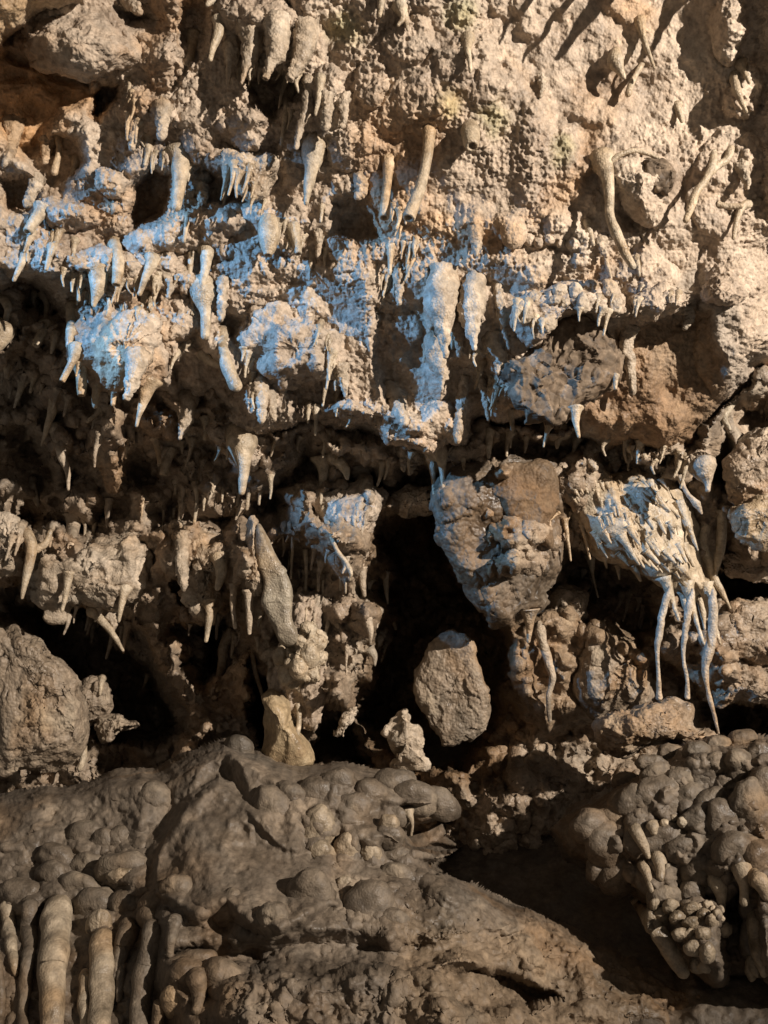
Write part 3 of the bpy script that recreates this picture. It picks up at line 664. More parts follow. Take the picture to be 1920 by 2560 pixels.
# =================================================================== rocks on the walls
POP = ((.019, .0055), (.0105, .005))
def rk(name, c, pl, label, mname='popcorn_calcite', T=.10, off=.02, cat='rock', lump=((.06, .018),), grain=POP, **kw):
    if mname in ('popcorn_calcite', 'rough_calcite', 'damp_rock'): kw.setdefault('jag', .05)
    return rock(name, K(c, pl), kw.pop('Y', None), T, mname, label=label, cat=cat, lump=lump, grain=grain, off=off, **kw)
o = rk('crusted_block', 1, [(90, 150), (200, 70), (390, 40), (540, 120), (590, 230), (480, 320), (330, 335), (140, 270)], 'large popcorn-crusted block under the smooth lip in the upper left corner', T=.12)
rk('tilted_block', 1, [(950, 640), (1060, 650), (1200, 660), (1210, 720), (1130, 860), (1060, 840), (980, 750)], 'tilted grey-topped block between two hollows near the upper middle left', 'rough_calcite', T=.09)
o = rk('crusted_boss', 2, [(950, 720), (1060, 650), (1190, 680), (1270, 760), (1240, 900), (1160, 1000), (1060, 900), (990, 820)], 'rounded boss with a dark bare face on the right upper wall', T=.10, off=.05)
rock('bare_face', K(2, [(1130, 700), (1200, 690), (1260, 750), (1230, 830), (1170, 820), (1120, 770)]), None, .02, 'dark_rock', parent=o, facet=.016, n=90, rings=30, off=.012, flat=5, jag=.08)
spike('rim', K(2, [(960, 725, 20), (1010, 675, 22), (1080, 652, 22), (1150, 668, 18), (1195, 690, 14)]), 'cream_calcite', 'r', .0, o, clear=.6, flare=False)
rk('crusted_mass', 3, [(340, 320), (470, 240), (600, 230), (710, 260), (720, 380), (700, 500), (590, 560), (500, 610), (420, 560), (350, 460)], 'broad popcorn-crusted lump hanging over the dark left recess', T=.13, lump=((.08, .03), (.04, .012)))
rk('crusted_mass', 3, [(1020, 340), (1090, 250), (1160, 200), (1300, 260), (1420, 300), (1520, 350), (1550, 430), (1480, 500), (1350, 520), (1240, 570), (1120, 560), (1060, 430)], 'wide bluish crusted mass left of the twin spiky stalactites', T=.12, lump=((.08, .032), (.04, .014)))
rk('crusted_shelf', 3, [(1340, 680), (1420, 650), (1590, 690), (1590, 740), (1480, 740), (1380, 730)], 'small tan shelf with a straw at its left end, below the bluish mass', T=.06, n=80, rings=24)
rk('crusted_lump', 3, [(900, 760), (1000, 700), (1130, 720), (1180, 800), (1150, 880), (1080, 920), (1020, 890), (960, 820)], 'knobbly lump that a thick stalactite grows from, below the dark hollow', T=.11, lump=((.06, .03), (.03, .012)))
o = rk('dark_block', 4, [(490, 505), (560, 450), (640, 400), (690, 330), (780, 248), (890, 250), (960, 330), (1012, 440), (990, 550), (860, 645), (780, 705), (720, 732), (600, 748), (580, 650), (540, 565)],
       'big dark brown broken rock face with pale crusted rim, right of centre', 'dark_rock', T=.045, off=-.02, flat=9, facet=.022, lump=(), grain=(), n=190, rings=60, jag=.012, gx=.008)
o = rk('brown_block', 4, [(225, 1010), (300, 930), (440, 880), (600, 850), (760, 860), (800, 960), (790, 1120), (770, 1260), (730, 1380), (690, 1500), (600, 1560), (480, 1600), (430, 1540), (340, 1410), (290, 1310), (235, 1210), (222, 1110)],
       'large cracked brown rock hanging below the centre, with a rusty upper face', 'brown_rock', T=.08, off=-.03, flat=6, facet=.018, lump=((.09, .012),), grain=(), n=200, rings=64, jag=.012, gy=.004, gx=.030, Y=2.31)
rock('rusty_face', K(4, [(430, 940), (560, 890), (710, 890), (750, 1010), (738, 1150), (735, 1270), (660, 1230), (560, 1180), (480, 1090), (440, 1010)]), None, .05, 'rusty_rock', parent=o, flat=4, lump=((.08, .012),), grain=((.03, .004),), n=140, rings=50, off=.02, gx=.012, jag=.03)
rk('leaf_slab', 6, [(200, 560), (240, 530), (300, 515), (350, 535), (385, 560), (400, 620), (425, 690), (445, 780), (458, 850), (440, 930), (390, 980), (320, 1000), (255, 1015), (225, 960), (185, 880), (145, 820), (125, 745), (150, 650)],
   'upright leaf-shaped pale slab standing in the dark hollow', 'slab_rock', T=.028, Y=2.42, flat=10, facet=.008, lump=((.06, .008),), grain=((.02, .003),), n=160, rings=50, jag=.012, gx=-.02)
rk('mud_boulder', 5, [(-60, 540), (20, 520), (60, 495), (110, 530), (170, 550), (200, 610), (265, 670), (335, 760), (370, 900), (350, 1030), (250, 1110), (90, 1120), (-60, 1110)],
   'big cracked tan boulder at the left edge above the mound', 'slab_rock', T=.12, Y=2.40, flat=7, facet=.016, lump=((.10, .012), (.04, .006)), grain=((.016, .003),), n=190, rings=60, jag=.01)
rk('hanging_ledge', 5, [(130, 220), (200, 190), (330, 180), (430, 140), (560, 100), (650, 140), (650, 290), (600, 390), (530, 415), (430, 400), (310, 395), (240, 440), (170, 390), (140, 310)],
   'pale lumpy ledge above the black cave at the left', 'rough_calcite', T=.10, off=.04, lump=((.10, .03), (.045, .018)), grain=((.015, .004),), n=160, rings=50, flat=3)
rk('hanging_ledge', 5, [(735, 80), (830, 60), (930, 90), (1010, 130), (1010, 220), (950, 330), (905, 420), (860, 440), (800, 370), (765, 230)],
   'pale warty ledge left of the smooth grey slab', 'rough_calcite', T=.10, off=.04, lump=((.08, .03), (.04, .016)), grain=((.015, .004),), n=180, rings=60, flat=3)
rk('grey_slab', 5, [(1112, 55), (1150, 110), (1200, 190), (1240, 260), (1268, 340), (1270, 450), (1282, 560), (1215, 575), (1185, 520), (1150, 455), (1130, 390), (1132, 300), (1105, 190)],
   'smooth grey tapering slab hanging upright beside the knobbly column', 'grey_slab', T=.032, Y=2.21, flat=7, lump=((.08, .008),), grain=(), n=160, rings=50, gy=-.006)
rk('column_fin', 5, [(1070, 80), (1095, 30), (1105, 120), (1112, 220), (1128, 320), (1105, 350), (1088, 330), (1075, 200)], 'narrow pale fin of rock along the left side of the grey slab', 'rough_calcite', T=.05, Y=2.24, flat=3, n=110, rings=34)
o = rk('knobbly_column', 5, [(1280, 340), (1340, 330), (1400, 370), (1390, 520), (1400, 700), (1410, 800), (1360, 930), (1290, 900), (1200, 860), (1170, 770), (1200, 620), (1260, 480)],
       'popcorn-coated column behind the grey slab', 'popcorn_calcite', T=.14, Y=2.42, flat=3, lump=((.05, .02),), grain=((.019, .009), (.0105, .006)), n=160, rings=50)
o = rk('cream_bulb', 5, [(1250, 600), (1290, 520), (1350, 470), (1385, 520), (1388, 620), (1365, 710), (1300, 750), (1250, 720), (1235, 660)], 'shiny cream brain-like bulb below the grey slab', 'cream_calcite', T=.09, Y=2.30, lump=((.045, .03), (.022, .014)), grain=(), n=160, rings=50, cat='flowstone')
for cx, cy, rx, ry in ((1235, 705, 34, 46), (1250, 655, 22, 24), (1295, 560, 30, 28), (1330, 500, 34, 30), (1335, 620, 44, 60), (1290, 680, 40, 50), (1345, 700, 30, 26), (1215, 620, 34, 44)):
    lobe(5, cx, cy, rx, ry, 0, o, 'cream_calcite', 'lobe', .7, .3, .1, 34, 12)
o = rk('yellow_column', 5, [(1130, 790), (1180, 770), (1225, 810), (1255, 850), (1255, 915), (1300, 960), (1335, 1010), (1338, 1100), (1240, 1120), (1140, 1100), (1142, 980), (1150, 900), (1145, 830)],
       'smooth yellow-cream column rising behind the top of the mound', 'yellow_calcite', T=.10, Y=2.34, flat=2.4, lump=((.12, .016), (.05, .006)), grain=((.014, .0016),), n=140, rings=44, cat='flowstone')
rk('twisted_stone', 6, [(60, 870), (95, 860), (90, 900), (130, 940), (165, 1000), (178, 1060), (190, 1110), (40, 1110), (60, 1070), (100, 1050), (50, 1020), (0, 960), (20, 920)],
   'small twisted warty stone at the foot of the leaf-shaped slab', 'rough_calcite', T=.06, Y=2.30, lump=((.04, .02),), grain=((.014, .004),), n=120, rings=36, ctr=K(6, [(95, 1000)])[0])
rk('hanging_cone', 5, [(1370, -60), (1500, -120), (1659, -80), (1620, 30), (1585, 150), (1545, 240), (1515, 300), (1495, 250), (1450, 190), (1425, 110)], 'popcorn-coated hanging cone with a pale rim, left of the cracked brown rock', 'popcorn_calcite', T=.13, Y=2.36, lump=((.06, .02),), n=180, rings=60)
for nm, c, pl, lab, Y, T, m in (
    ('ledge_rock', 6, [(905, 930), (960, 880), (1040, 870), (1110, 830), (1250, 810), (1330, 850), (1330, 920), (1440, 960), (1400, 1010), (1200, 1000), (1060, 1040), (980, 1050), (920, 1000)], 'jumbled pale rock ledge above the right mound', 2.28, .10, 'slab_rock'),
    ('pointed_rock', 6, [(820, 760), (835, 620), (880, 500), (920, 480), (960, 570), (1030, 640), (1090, 620), (1130, 690), (1160, 780), (1130, 830), (1000, 850), (890, 880)], 'jagged pointed rock in the right hollow under the drapery', 2.50, .10, 'slab_rock'),
    ('wall_rock', 6, [(1450, 470), (1540, 380), (1700, 400), (1720, 640), (1600, 650), (1480, 600)], 'rough crusted rock at the right edge below the black slot', None, .07, 'damp_rock'),
    ('wall_rock', 6, [(1440, 700), (1500, 650), (1720, 680), (1720, 830), (1560, 800), (1440, 830)], 'low rough rock at the right edge beside the thin column', None, .07, 'damp_rock'),
    ('wall_rock', 4, [(1470, 940), (1490, 860), (1560, 790), (1650, 740), (1760, 720), (1760, 1110), (1600, 1120), (1500, 1060)], 'blue-lit crusted rock at the right edge beside the top-shaped pendant', None, .08, 'damp_rock'),
    ('wall_rock', 4, [(1500, 1120), (1600, 1030), (1760, 1010), (1760, 1240), (1560, 1240)], 'smooth blue-lit rock at the right edge above the black slot', None, .08, 'grey_slab'),
    ('wall_rock', 6, [(1470, 250), (1500, 180), (1700, 150), (1720, 290), (1560, 300)], 'popcorn-dotted rock strip just above the black slot at the right edge', None, .07, 'popcorn_calcite'),
    ('hollow_rock', 6, [(690, 430), (760, 330), (860, 350), (870, 450), (830, 540), (720, 510)], 'flat tan rock face under the left teeth of the drapery', 2.54, .08, 'slab_rock'),
    ('wall_rock', 5, [(1530, 850), (1490, 880), (1440, 960), (1480, 970), (1500, 920)], 'small pale stone in the dark right of the yellow column', 2.42, .04, 'rough_calcite'),
    ('wall_rock', 5, [(340, 760), (430, 720), (480, 830), (440, 880), (370, 900)], 'flat muddy rock in the gap right of the left boulder', 2.55, .06, 'slab_rock'),
    ('wall_rock', 5, [(420, 900), (520, 880), (600, 910), (560, 940), (480, 960), (440, 1000)], 'small jagged muddy rock right of the left boulder', 2.48, .06, 'slab_rock'),
    ('wall_rock', 5, [(-80, 0), (60, 30), (90, 90), (60, 180), (50, 250), (-80, 260)], 'lumpy pale rock at the left edge beside the wavy stalactite', 2.34, .10, 'rough_calcite'),
    ('wall_rock', 4, [(20, 1060), (100, 1010), (230, 1010), (260, 1060), (180, 1110), (60, 1106)], 'small pale crusted rock left of the top of the cracked brown rock', 2.42, .07, 'rough_calcite'),
    ('wall_rock', 4, [(-30, 720), (60, 690), (180, 720), (220, 800), (200, 850), (100, 830), (0, 780)], 'blue-lit crusted slab below the twin spiky stalactites', 2.16, .06, 'popcorn_calcite')):
    rk(nm, c, pl, lab, m, T=T, Y=Y, off=.02, flat=3, facet=.010, lump=((.06, .02),), grain=((.016, .004),), n=150, rings=50)
# crust knobs along the ledge over the dark block
o = rk('crusted_ledge', 4, [(555, 280), (575, 210), (650, 165), (760, 130), (850, 110), (950, 120), (1030, 170), (1040, 240), (960, 250), (890, 235), (790, 235), (700, 320), (640, 385), (590, 350)], 'row of bluish crust knobs over the big dark broken rock', T=.05, flat=4, n=160, rings=44, lump=((.04, .012),))
for x, y, rx, ry in ((600, 240, 50, 60), (740, 190, 28, 22), (700, 290, 46, 44), (760, 150, 34, 30), (830, 160, 30, 50), (780, 200, 30, 28), (860, 200, 24, 44), (900, 130, 34, 28), (980, 150, 36, 50), (1000, 210, 30, 40), (650, 180, 32, 28)):
    lobe(4, x, y, rx, ry, 0, o, 'rough_calcite', 'knob', .7, .3, .2, 30, 12)
o = rk('crusted_ledge', 4, [(1070, 190), (1130, 130), (1230, 140), (1330, 180), (1320, 210), (1230, 250), (1150, 270), (1090, 240)], 'blue-dusted crusted ledge right of the knob row', T=.05, n=120, rings=34, lump=((.04, .016),))
rk('crusted_lump', 4, [(1385, 130), (1440, 100), (1520, 120), (1540, 170), (1470, 200), (1400, 180)], 'pale crusted knob on the ledge near the right edge', T=.05, n=90, rings=26)
for i, (x, y, rx, ry) in enumerate(((560, 1000, 60, 80), (625, 1030, 28, 36), (670, 1045, 26, 28), (715, 1035, 24, 24), (760, 1045, 22, 28), (820, 1050, 40, 36))):
    (sx, sy), = K(2, [(x, y)]); rx /= 1.73; ry /= 1.73; th = np.linspace(0, 2*math.pi, 12, endpoint=False)
    rock('crusted_lump', list(zip(sx+rx*np.cos(th), sy+ry*np.sin(th))), None, .022, 'popcorn_calcite', label=('largest round lump at the left end', 'second lump from the left', 'third lump from the left', 'fourth lump from the left', 'fifth lump from the left', 'rightmost lump')[i]+' of the row above the knobbed ledge', cat='rock', group='round lumps above the ledge', n=40, rings=16, grain=((.0105, .003),), off=.006)
print('rocks %.1f s' % (time.time()-T0))
# =================================================================== the blue-lit drapery of teeth
dr = rk('toothed_drapery', 9, [(300, 540), (340, 380), (480, 290), (600, 360), (720, 330), (860, 300), (990, 390), (1060, 460), (1150, 640), (1190, 860), (1240, 1030), (1290, 1180), (1230, 1190), (1170, 1190), (1060, 1160), (900, 1080), (800, 1020), (640, 960), (500, 900), (390, 760), (320, 640)],
        'fan of pale drapery covered in rows of drip teeth, right of the cracked brown rock', 'cream_calcite', T=.16, Y=2.40, flat=2.6, lump=((.05, .018),), grain=(), n=160, rings=50, cat='drapery', gy=-.004)
fan = []
for p in ([(290, 590, 50), (330, 720, 50), (370, 850, 56), (340, 940, 22)], [(400, 640, 45), (430, 770, 40), (480, 900, 46), (468, 930, 26)], [(345, 600, 40), (310, 690, 18)], [(280, 600, 34), (190, 680, 12)], [(470, 700, 60), (540, 840, 36), (585, 920, 18)],
          [(550, 720, 56), (610, 825, 20)], [(640, 720, 80), (740, 860, 70), (797, 965, 26)], [(700, 680, 80), (800, 830, 34)], [(600, 610, 56), (625, 700, 24)], [(530, 610, 56), (560, 710, 24)], [(640, 860, 70), (730, 975, 18)],
          [(750, 950, 80), (805, 1075, 26)], [(650, 950, 50), (665, 1065, 14)], [(560, 900, 50), (580, 990, 16)], [(820, 850, 70), (930, 960, 34)], [(850, 760, 80), (930, 880, 36)], [(900, 620, 80), (975, 760, 22)], [(840, 630, 60), (900, 735, 20)],
          [(770, 650, 60), (820, 720, 24)], [(810, 530, 50), (855, 605, 26)], [(730, 560, 60), (810, 655, 24)], [(680, 490, 60), (730, 570, 26)], [(640, 540, 50), (665, 640, 20)], [(530, 510, 60), (550, 590, 26)], [(420, 430, 60), (455, 490, 22)],
          [(470, 350, 70), (510, 440, 24)], [(660, 370, 60), (685, 480, 22)], [(850, 400, 70), (930, 520, 24)], [(870, 490, 90), (1005, 610, 26)], [(770, 440, 70), (880, 510, 24)], [(940, 400, 70), (1010, 520, 24)], [(760, 340, 70), (840, 420, 24)],
          [(1030, 480, 110), (1070, 660, 130), (1130, 800, 80), (1190, 870, 16)], [(1070, 800, 80), (1130, 910, 84), (1160, 975, 40)], [(950, 860, 60), (1040, 955, 24)], [(960, 950, 50), (1000, 1015, 22)], [(570, 400, 60), (600, 480, 22)], [(340, 430, 60), (400, 520, 22)],
          [(1110, 1080, 110), (1150, 1240, 60), (1190, 1380, 36), (1232, 1500, 18)], [(1230, 1090, 120), (1270, 1260, 70), (1300, 1380, 46), (1340, 1500, 22)], [(970, 1050, 110), (1020, 1220, 50), (1065, 1340, 22)], [(1090, 1150, 70), (1115, 1290, 40), (1128, 1365, 14)],
          [(1200, 1180, 60), (1225, 1300, 50), (1235, 1400, 20)], [(1120, 1150, 60), (1185, 1190, 26)], [(1230, 1100, 70), (1285, 1210, 24)], [(470, 900, 80), (490, 1050, 24), (505, 1120, 18), (522, 1185, 16)], [(720, 760, 60), (770, 870, 22)], [(1010, 700, 60), (1020, 790, 26)], [(520, 790, 50), (530, 860, 20)]):
    if len(p) == 2 or p[-1][1] < 1000:
        fan.append(p)
        (x0, y0, w0), (x1, y1, w1) = p[0], p[-1]
        p = [(x1+(x0-x1)*.8, y1+(y0-y1)*.8, w0*.95), (x1+(x0-x1)*.4, y1+(y0-y1)*.4, w0*.62), (x1, y1, w1*.8)]
    spike('tooth', K(9, p), 'cream_calcite', 'p', .22, dr, lump=.16, nl=18, nr=12, clear=-.25)
rg = np.random.default_rng(31)
for p in fan:
    for _ in range(2):
        dx, dy = rg.uniform(-70, 70), rg.uniform(-60, 60)
        x0, y0, w0 = p[0]; x1, y1, w1 = p[-1]; f_ = rg.uniform(.45, .75)
        x1 += dx; y1 += dy; x0 += dx; y0 += dy
        if sdist(np.array([x1]), np.array([y1]), [(330, 480), (480, 320), (720, 360), (960, 420), (1120, 660), (1180, 900), (1200, 1080), (1060, 1100), (800, 980), (640, 920), (460, 830), (360, 640)])[0] < 0: continue
        spike('tooth', K(9, [(x1+(x0-x1)*f_, y1+(y0-y1)*f_, w0*.8), (x1+(x0-x1)*f_*.5, y1+(y0-y1)*f_*.5, w0*.5), (x1, y1, w1*.7)]), 'cream_calcite', 'p', .25, dr, lump=.16, nl=12, nr=10, clear=-.1)
o = spike('blade_stalactite', K(9, [(1345, 600, 50), (1350, 720, 80), (1340, 860, 84), (1320, 960, 60), (1310, 1025, 30)]), 'cream_calcite', 'r', .1, label='smooth blade-shaped stalactite at the right end of the toothed drapery', lump=.08)
spike('blade_stalactite', K(9, [(1240, 700, 70), (1220, 830, 90), (1260, 950, 90), (1300, 1060, 70), (1350, 1150, 50), (1405, 1258, 20)]), 'cream_calcite', 'r', .05, label='curved tapering stalactite right of the drapery pointing at the black slot', lump=.1)
spike('rib_stalactite', K(9, [(1060, 370, 40), (1120, 490, 40), (1180, 560, 60), (1215, 625, 20)]), 'rough_calcite', 'p', .1, label='small crusted rib ending in a tip left of the top-shaped pendant', lump=.3)
spike('pendant', K(9, [(1190, 240, 120), (1215, 300, 185), (1235, 370, 120), (1250, 420, 60), (1255, 465, 40)]), 'rough_calcite', 'r', .2, label='whitish top-shaped pendant against a dark hollow at the right', Y=2.12, lump=.25, nl=30, nr=26, flare=False)
for p, lab in (([(1235, 320, 60), (1205, 440, 60), (1192, 520, 60), (1182, 570, 44), (1182, 640, 30), (1186, 710, 30), (1188, 800, 60)], 'thin pale column left of two at the foot of the drapery'),
               ([(1335, 330, 60), (1312, 440, 56), (1300, 520, 52), (1292, 590, 44), (1298, 660, 36), (1310, 730, 32), (1312, 800, 46)], 'wavy thin column, second from left below the drapery'),
               ([(1420, 330, 70), (1425, 440, 70), (1418, 550, 76), (1390, 660, 62), (1400, 770, 44), (1425, 870, 30), (1445, 955, 20)], 'long tapering stalactite nearly touching the right mound')):
    p = [(x, y, w_*.52) for x, y, w_ in p]
    spike('column', K(6, p), 'rough_calcite', 'r', .0, label=lab, cat='column', Y=2.27, lump=.22, nl=40, nr=18, flare=False, wide=.3)
for p, lab in (([(670, 470, 60), (685, 560, 50), (715, 660, 46), (728, 720, 40), (712, 800, 30), (715, 900, 26)], 'pale wavy flowstone rib below the cracked brown rock'),
               ([(625, 420, 90), (628, 480, 50), (624, 560, 18)], 'short pointed stalactite under the tip of the cracked brown rock')):
    spike('rib_stalactite', K(6, p), 'rough_calcite', 'r', .0, label=lab, Y=2.36 if '900' in str(p) else None, lump=.25, nl=40, nr=18)
spike('cone_rim', K(10, [(830, 60, 70), (870, 210, 44), (920, 340, 34), (985, 430, 44), (1010, 490, 34), (1002, 540, 14)]), 'cream_calcite', 'p', .05, label='pale rim down the hanging cone ending in a drip tip', lump=.2, nl=36)
# =================================================================== stalactites, one by one
def st(c, pts, label, tip='p', mname='cream_calcite', lean=.25, group=None, name='stalactite', **kw):
    return spike(name, K(c, pts), mname, tip, lean, None, label, 'stalactite', group, **kw)
RC = dict(mname='rough_calcite', grain=.010, nl=34, nr=24, lump=.22)
S1 = (
 ([(945, 85, 60), (945, 140, 56), (920, 210, 36), (908, 258, 26)], 'smooth tapering stalactite near the top left of the hanging cluster', 'r', {}),
 ([(835, 150, 60), (825, 220, 50), (802, 290, 42)], 'stubby hollow-tipped stalactite left of the top cluster', 'h', {}),
 ([(1000, 150, 80), (1000, 230, 80), (990, 310, 34), (984, 368, 18)], 'leftmost of the four-stalactite cluster over the black hollow', 'p', RC),
 ([(1090, 130, 110), (1085, 230, 90), (1062, 300, 36), (1044, 360, 20)], 'second from left of the four-stalactite cluster over the black hollow', 'p', RC),
 ([(1200, 110, 120), (1190, 220, 110), (1165, 280, 60), (1148, 340, 34)], 'third from left of the cluster over the black hollow, hollow tip', 'h', RC),
 ([(1320, 120, 110), (1310, 230, 110), (1275, 300, 60), (1250, 340, 42)], 'rightmost of the cluster over the black hollow, bent to the left', 'h', RC),
 ([(1245, 400, 50), (1240, 480, 44), (1225, 550, 26), (1214, 625, 16)], 'thin pale straw below the right side of the black hollow', 'p', {}),
 ([(1340, 340, 60), (1330, 450, 60), (1295, 560, 40), (1279, 640, 20)], 'knotty stalactite right of the thin straw below the black hollow', 'p', RC),
 ([(1385, 340, 50), (1378, 420, 36), (1362, 495, 20)], 'short pointed stalactite beside the knotty one', 'p', {}),
 ([(1415, 420, 60), (1412, 500, 56), (1405, 552, 42)], 'stubby rounded stalactite right of the knotty one', 'r', RC),
 ([(1480, 430, 60), (1485, 500, 46), (1478, 545, 30)], 'short crusted stub right of the stubby rounded stalactite', 'r', RC),
 ([(1365, 590, 70), (1358, 650, 110), (1345, 730, 60), (1332, 810, 40), (1322, 878, 22)], 'club-headed stalactite with white tip at upper middle', 'p', dict(lump=.12, flare=False)),
 ([(1390, 890, 30), (1386, 958, 16)], 'tiny straw just below the club-headed stalactite', 'p', {}),
 ([(640, 590, 70), (640, 650, 36), (624, 714, 16)], 'small conical stalactite on the left upper wall', 'p', {}),
 ([(590, 520, 80), (580, 590, 60), (572, 640, 40)], 'blunt crusted knob-stalactite left of the small conical one', 'r', RC),
 ([(700, 470, 80), (700, 540, 70), (695, 590, 50)], 'rounded crusted stub above the small conical stalactite', 'r', RC),
 ([(775, 660, 110), (778, 760, 84), (768, 850, 70), (762, 895, 50)], 'thick smooth stalactite right of a round black hole', 'r', dict(lump=.16)),
 ([(860, 760, 80), (870, 830, 70), (875, 870, 50)], 'round knob right of the thick smooth stalactite', 'r', RC),
 ([(1165, 940, 70), (1160, 1010, 96), (1160, 1070, 70), (1158, 1100, 42)], 'fat blue-tinged stalactite with hollow tip, left of centre', 'h', dict(lump=.12, flare=False)),
 ([(1265, 990, 70), (1280, 1050, 54), (1288, 1095, 42)], 'short hollow-tipped stub right of the fat blue-tinged stalactite', 'h', {}),
 ([(1375, 1000, 40), (1380, 1060, 34), (1370, 1106, 22)], 'small stalactite second right of the fat blue-tinged one', 'p', RC),
 ([(185, 905, 80), (150, 955, 60), (120, 1000, 52)], 'thick tube with an open end pointing down-left at the left edge', 'h', dict(lean=.6)),
 ([(60, 540, 90), (45, 640, 60), (15, 715, 26)], 'blue-lit stalactite at the far left edge', 'p', RC),
 ([(250, 590, 30), (255, 650, 30), (235, 745, 40)], 'thin twisted blue-lit stalactite at left', 'r', {}),
 ([(160, 770, 60), (140, 830, 50), (115, 885, 40)], 'short blue-lit stub at left below the twisted one', 'r', RC),
 ([(205, 610, 60), (200, 670, 50), (190, 700, 34)], 'crusted blue-lit stub left of the twisted stalactite', 'r', RC),
 ([(330, 690, 50), (320, 730, 34), (310, 760, 20)], 'tiny blue-lit spike right of the twisted stalactite', 'p', {}),
 ([(260, 990, 40), (240, 1050, 34), (222, 1106, 20)], 'long thin straw under the open tube at left', 'p', {}),
 ([(322, 1040, 40), (318, 1075, 26), (315, 1125, 16)], 'short straw right of the long thin one at left', 'p', {}),
 ([(815, 930, 30), (805, 980, 26), (795, 1045, 20)], 'thin pale rod on the crusted wall left of the fat blue-tinged stalactite', 'p', {}),
 ([(1555, 770, 70), (1565, 820, 60), (1545, 850, 44)], 'small crusted knob left of the two tall tubes', 'r', RC),
 ([(560, 0, 80), (590, 30, 70), (600, 48, 50)], 'rounded stub at the top edge, left', 'r', RC),
 ([(920, -30, 60), (910, 0, 50), (895, 22, 26)], 'short stalactite tip at the top edge above the tapering one', 'p', {}),
 ([(1650, -40, 60), (1645, 30, 36), (1640, 70, 20)], 'pointed tip hanging from the top edge at centre', 'p', {}),
)
S2 = (
 ([(75, 30, 70), (80, 80, 34), (60, 110, 16)], 'left prong of the forked stub near the top centre', 'p', {}),
 ([(85, 50, 50), (95, 95, 34), (102, 130, 16)], 'right prong of the forked stub near the top centre', 'p', {}),
 ([(362, 170, 60), (362, 220, 36), (370, 260, 26), (374, 310, 20)], 'small bulb-based straw on the green-tinged upper wall', 'p', {}),
 ([(195, 560, 60), (190, 650, 48), (165, 780, 46), (130, 880, 54), (108, 940, 58)], 'longest straight tube on the upper wall, with an open end', 'h', dict(lean=.45, flare=False, lump=.06)),
 ([(22, 690, 60), (15, 790, 50), (5, 880, 54), (2, 938, 58)], 'second tall tube, just left of the longest straight one', 'h', dict(lean=.45, lump=.1)),
 ([(372, 555, 80), (376, 590, 80), (380, 630, 60)], 'short hollow nub pointing at the viewer on the upper wall', 'h', dict(lean=1.2, flare=False)),
 ([(1000, 225, 50), (1000, 265, 72), (1020, 305, 36), (1037, 335, 22)], 'pear-shaped bulb with a short straw at upper right', 'p', dict(flare=False)),
 ([(1115, 275, 26), (1090, 320, 24), (1065, 370, 28), (1055, 405, 30)], 'slanted thin rod right of the pear-shaped bulb', 'r', dict(flare=False)),
 ([(1105, 90, 50), (1120, 160, 36), (1145, 230, 22), (1168, 295, 16)], 'curved tapering straw at upper right above the slanted rod', 'p', {}),
 ([(1540, 280, 60), (1560, 320, 30), (1578, 358, 20)], 'upper of two small stalactites at the right edge', 'p', {}),
 ([(1515, 330, 50), (1525, 390, 44), (1545, 440, 30), (1566, 485, 18)], 'curved stalactite at the right edge below a smaller one', 'p', {}),
 ([(1265, 455, 40), (1275, 490, 34), (1287, 525, 20)], 'tiny spike on the upper right wall above the branching helictite', 'p', {}),
 ([(940, 690, 110), (965, 760, 70), (975, 850, 54), (975, 930, 50), (1005, 1010, 56), (1040, 1090, 50), (1075, 1150, 40)], 'long bent smooth stalactite hanging from the boss with a dark face', 'r', dict(lump=.08)),
 ([(875, 960, 40), (890, 1005, 34), (906, 1058, 18)], 'short pale spike left of the long bent stalactite', 'p', {}),
 ([(935, 1040, 60), (945, 1075, 40), (960, 1106, 26)], 'short crusted stub right of the short pale spike', 'r', RC),
 ([(1105, 980, 50), (1120, 1010, 36), (1142, 1055, 20)], 'short spike right of the long bent stalactite', 'p', RC),
 ([(1425, 655, 30), (1418, 710, 36), (1390, 775, 36), (1345, 840, 34), (1325, 900, 36), (1305, 950, 30)], 'branching helictite curving down the right wall', 'r', dict(lump=.15, flare=False)),
 ([(1500, 640, 36), (1480, 690, 34), (1440, 715, 34), (1412, 745, 34)], 'side branch joining the helictite from the right', 'r', dict(lump=.15, flare=False)),
 ([(1620, 870, 34), (1580, 880, 34), (1545, 895, 34), (1525, 950, 26), (1510, 1030, 16)], 'whitish forked twig at the right edge', 'p', dict(lump=.25, flare=False)),
 ([(1440, 885, 34), (1490, 892, 26), (1540, 892, 24)], 'left arm of the whitish forked twig at the right edge', 'r', dict(lump=.25, flare=False)),
 ([(1545, 720, 60), (1565, 780, 40), (1570, 815, 20)], 'small crusted spike at the right edge above the forked twig', 'p', RC),
 ([(680, 340, 40), (685, 380, 30), (676, 420, 16)], 'faint tiny spike on the smooth upper right wall', 'p', RC),
 ([(395, 1000, 60), (400, 1060, 46), (398, 1100, 24)], 'crusted stub just above the twin spiky stalactites', 'r', RC),
)
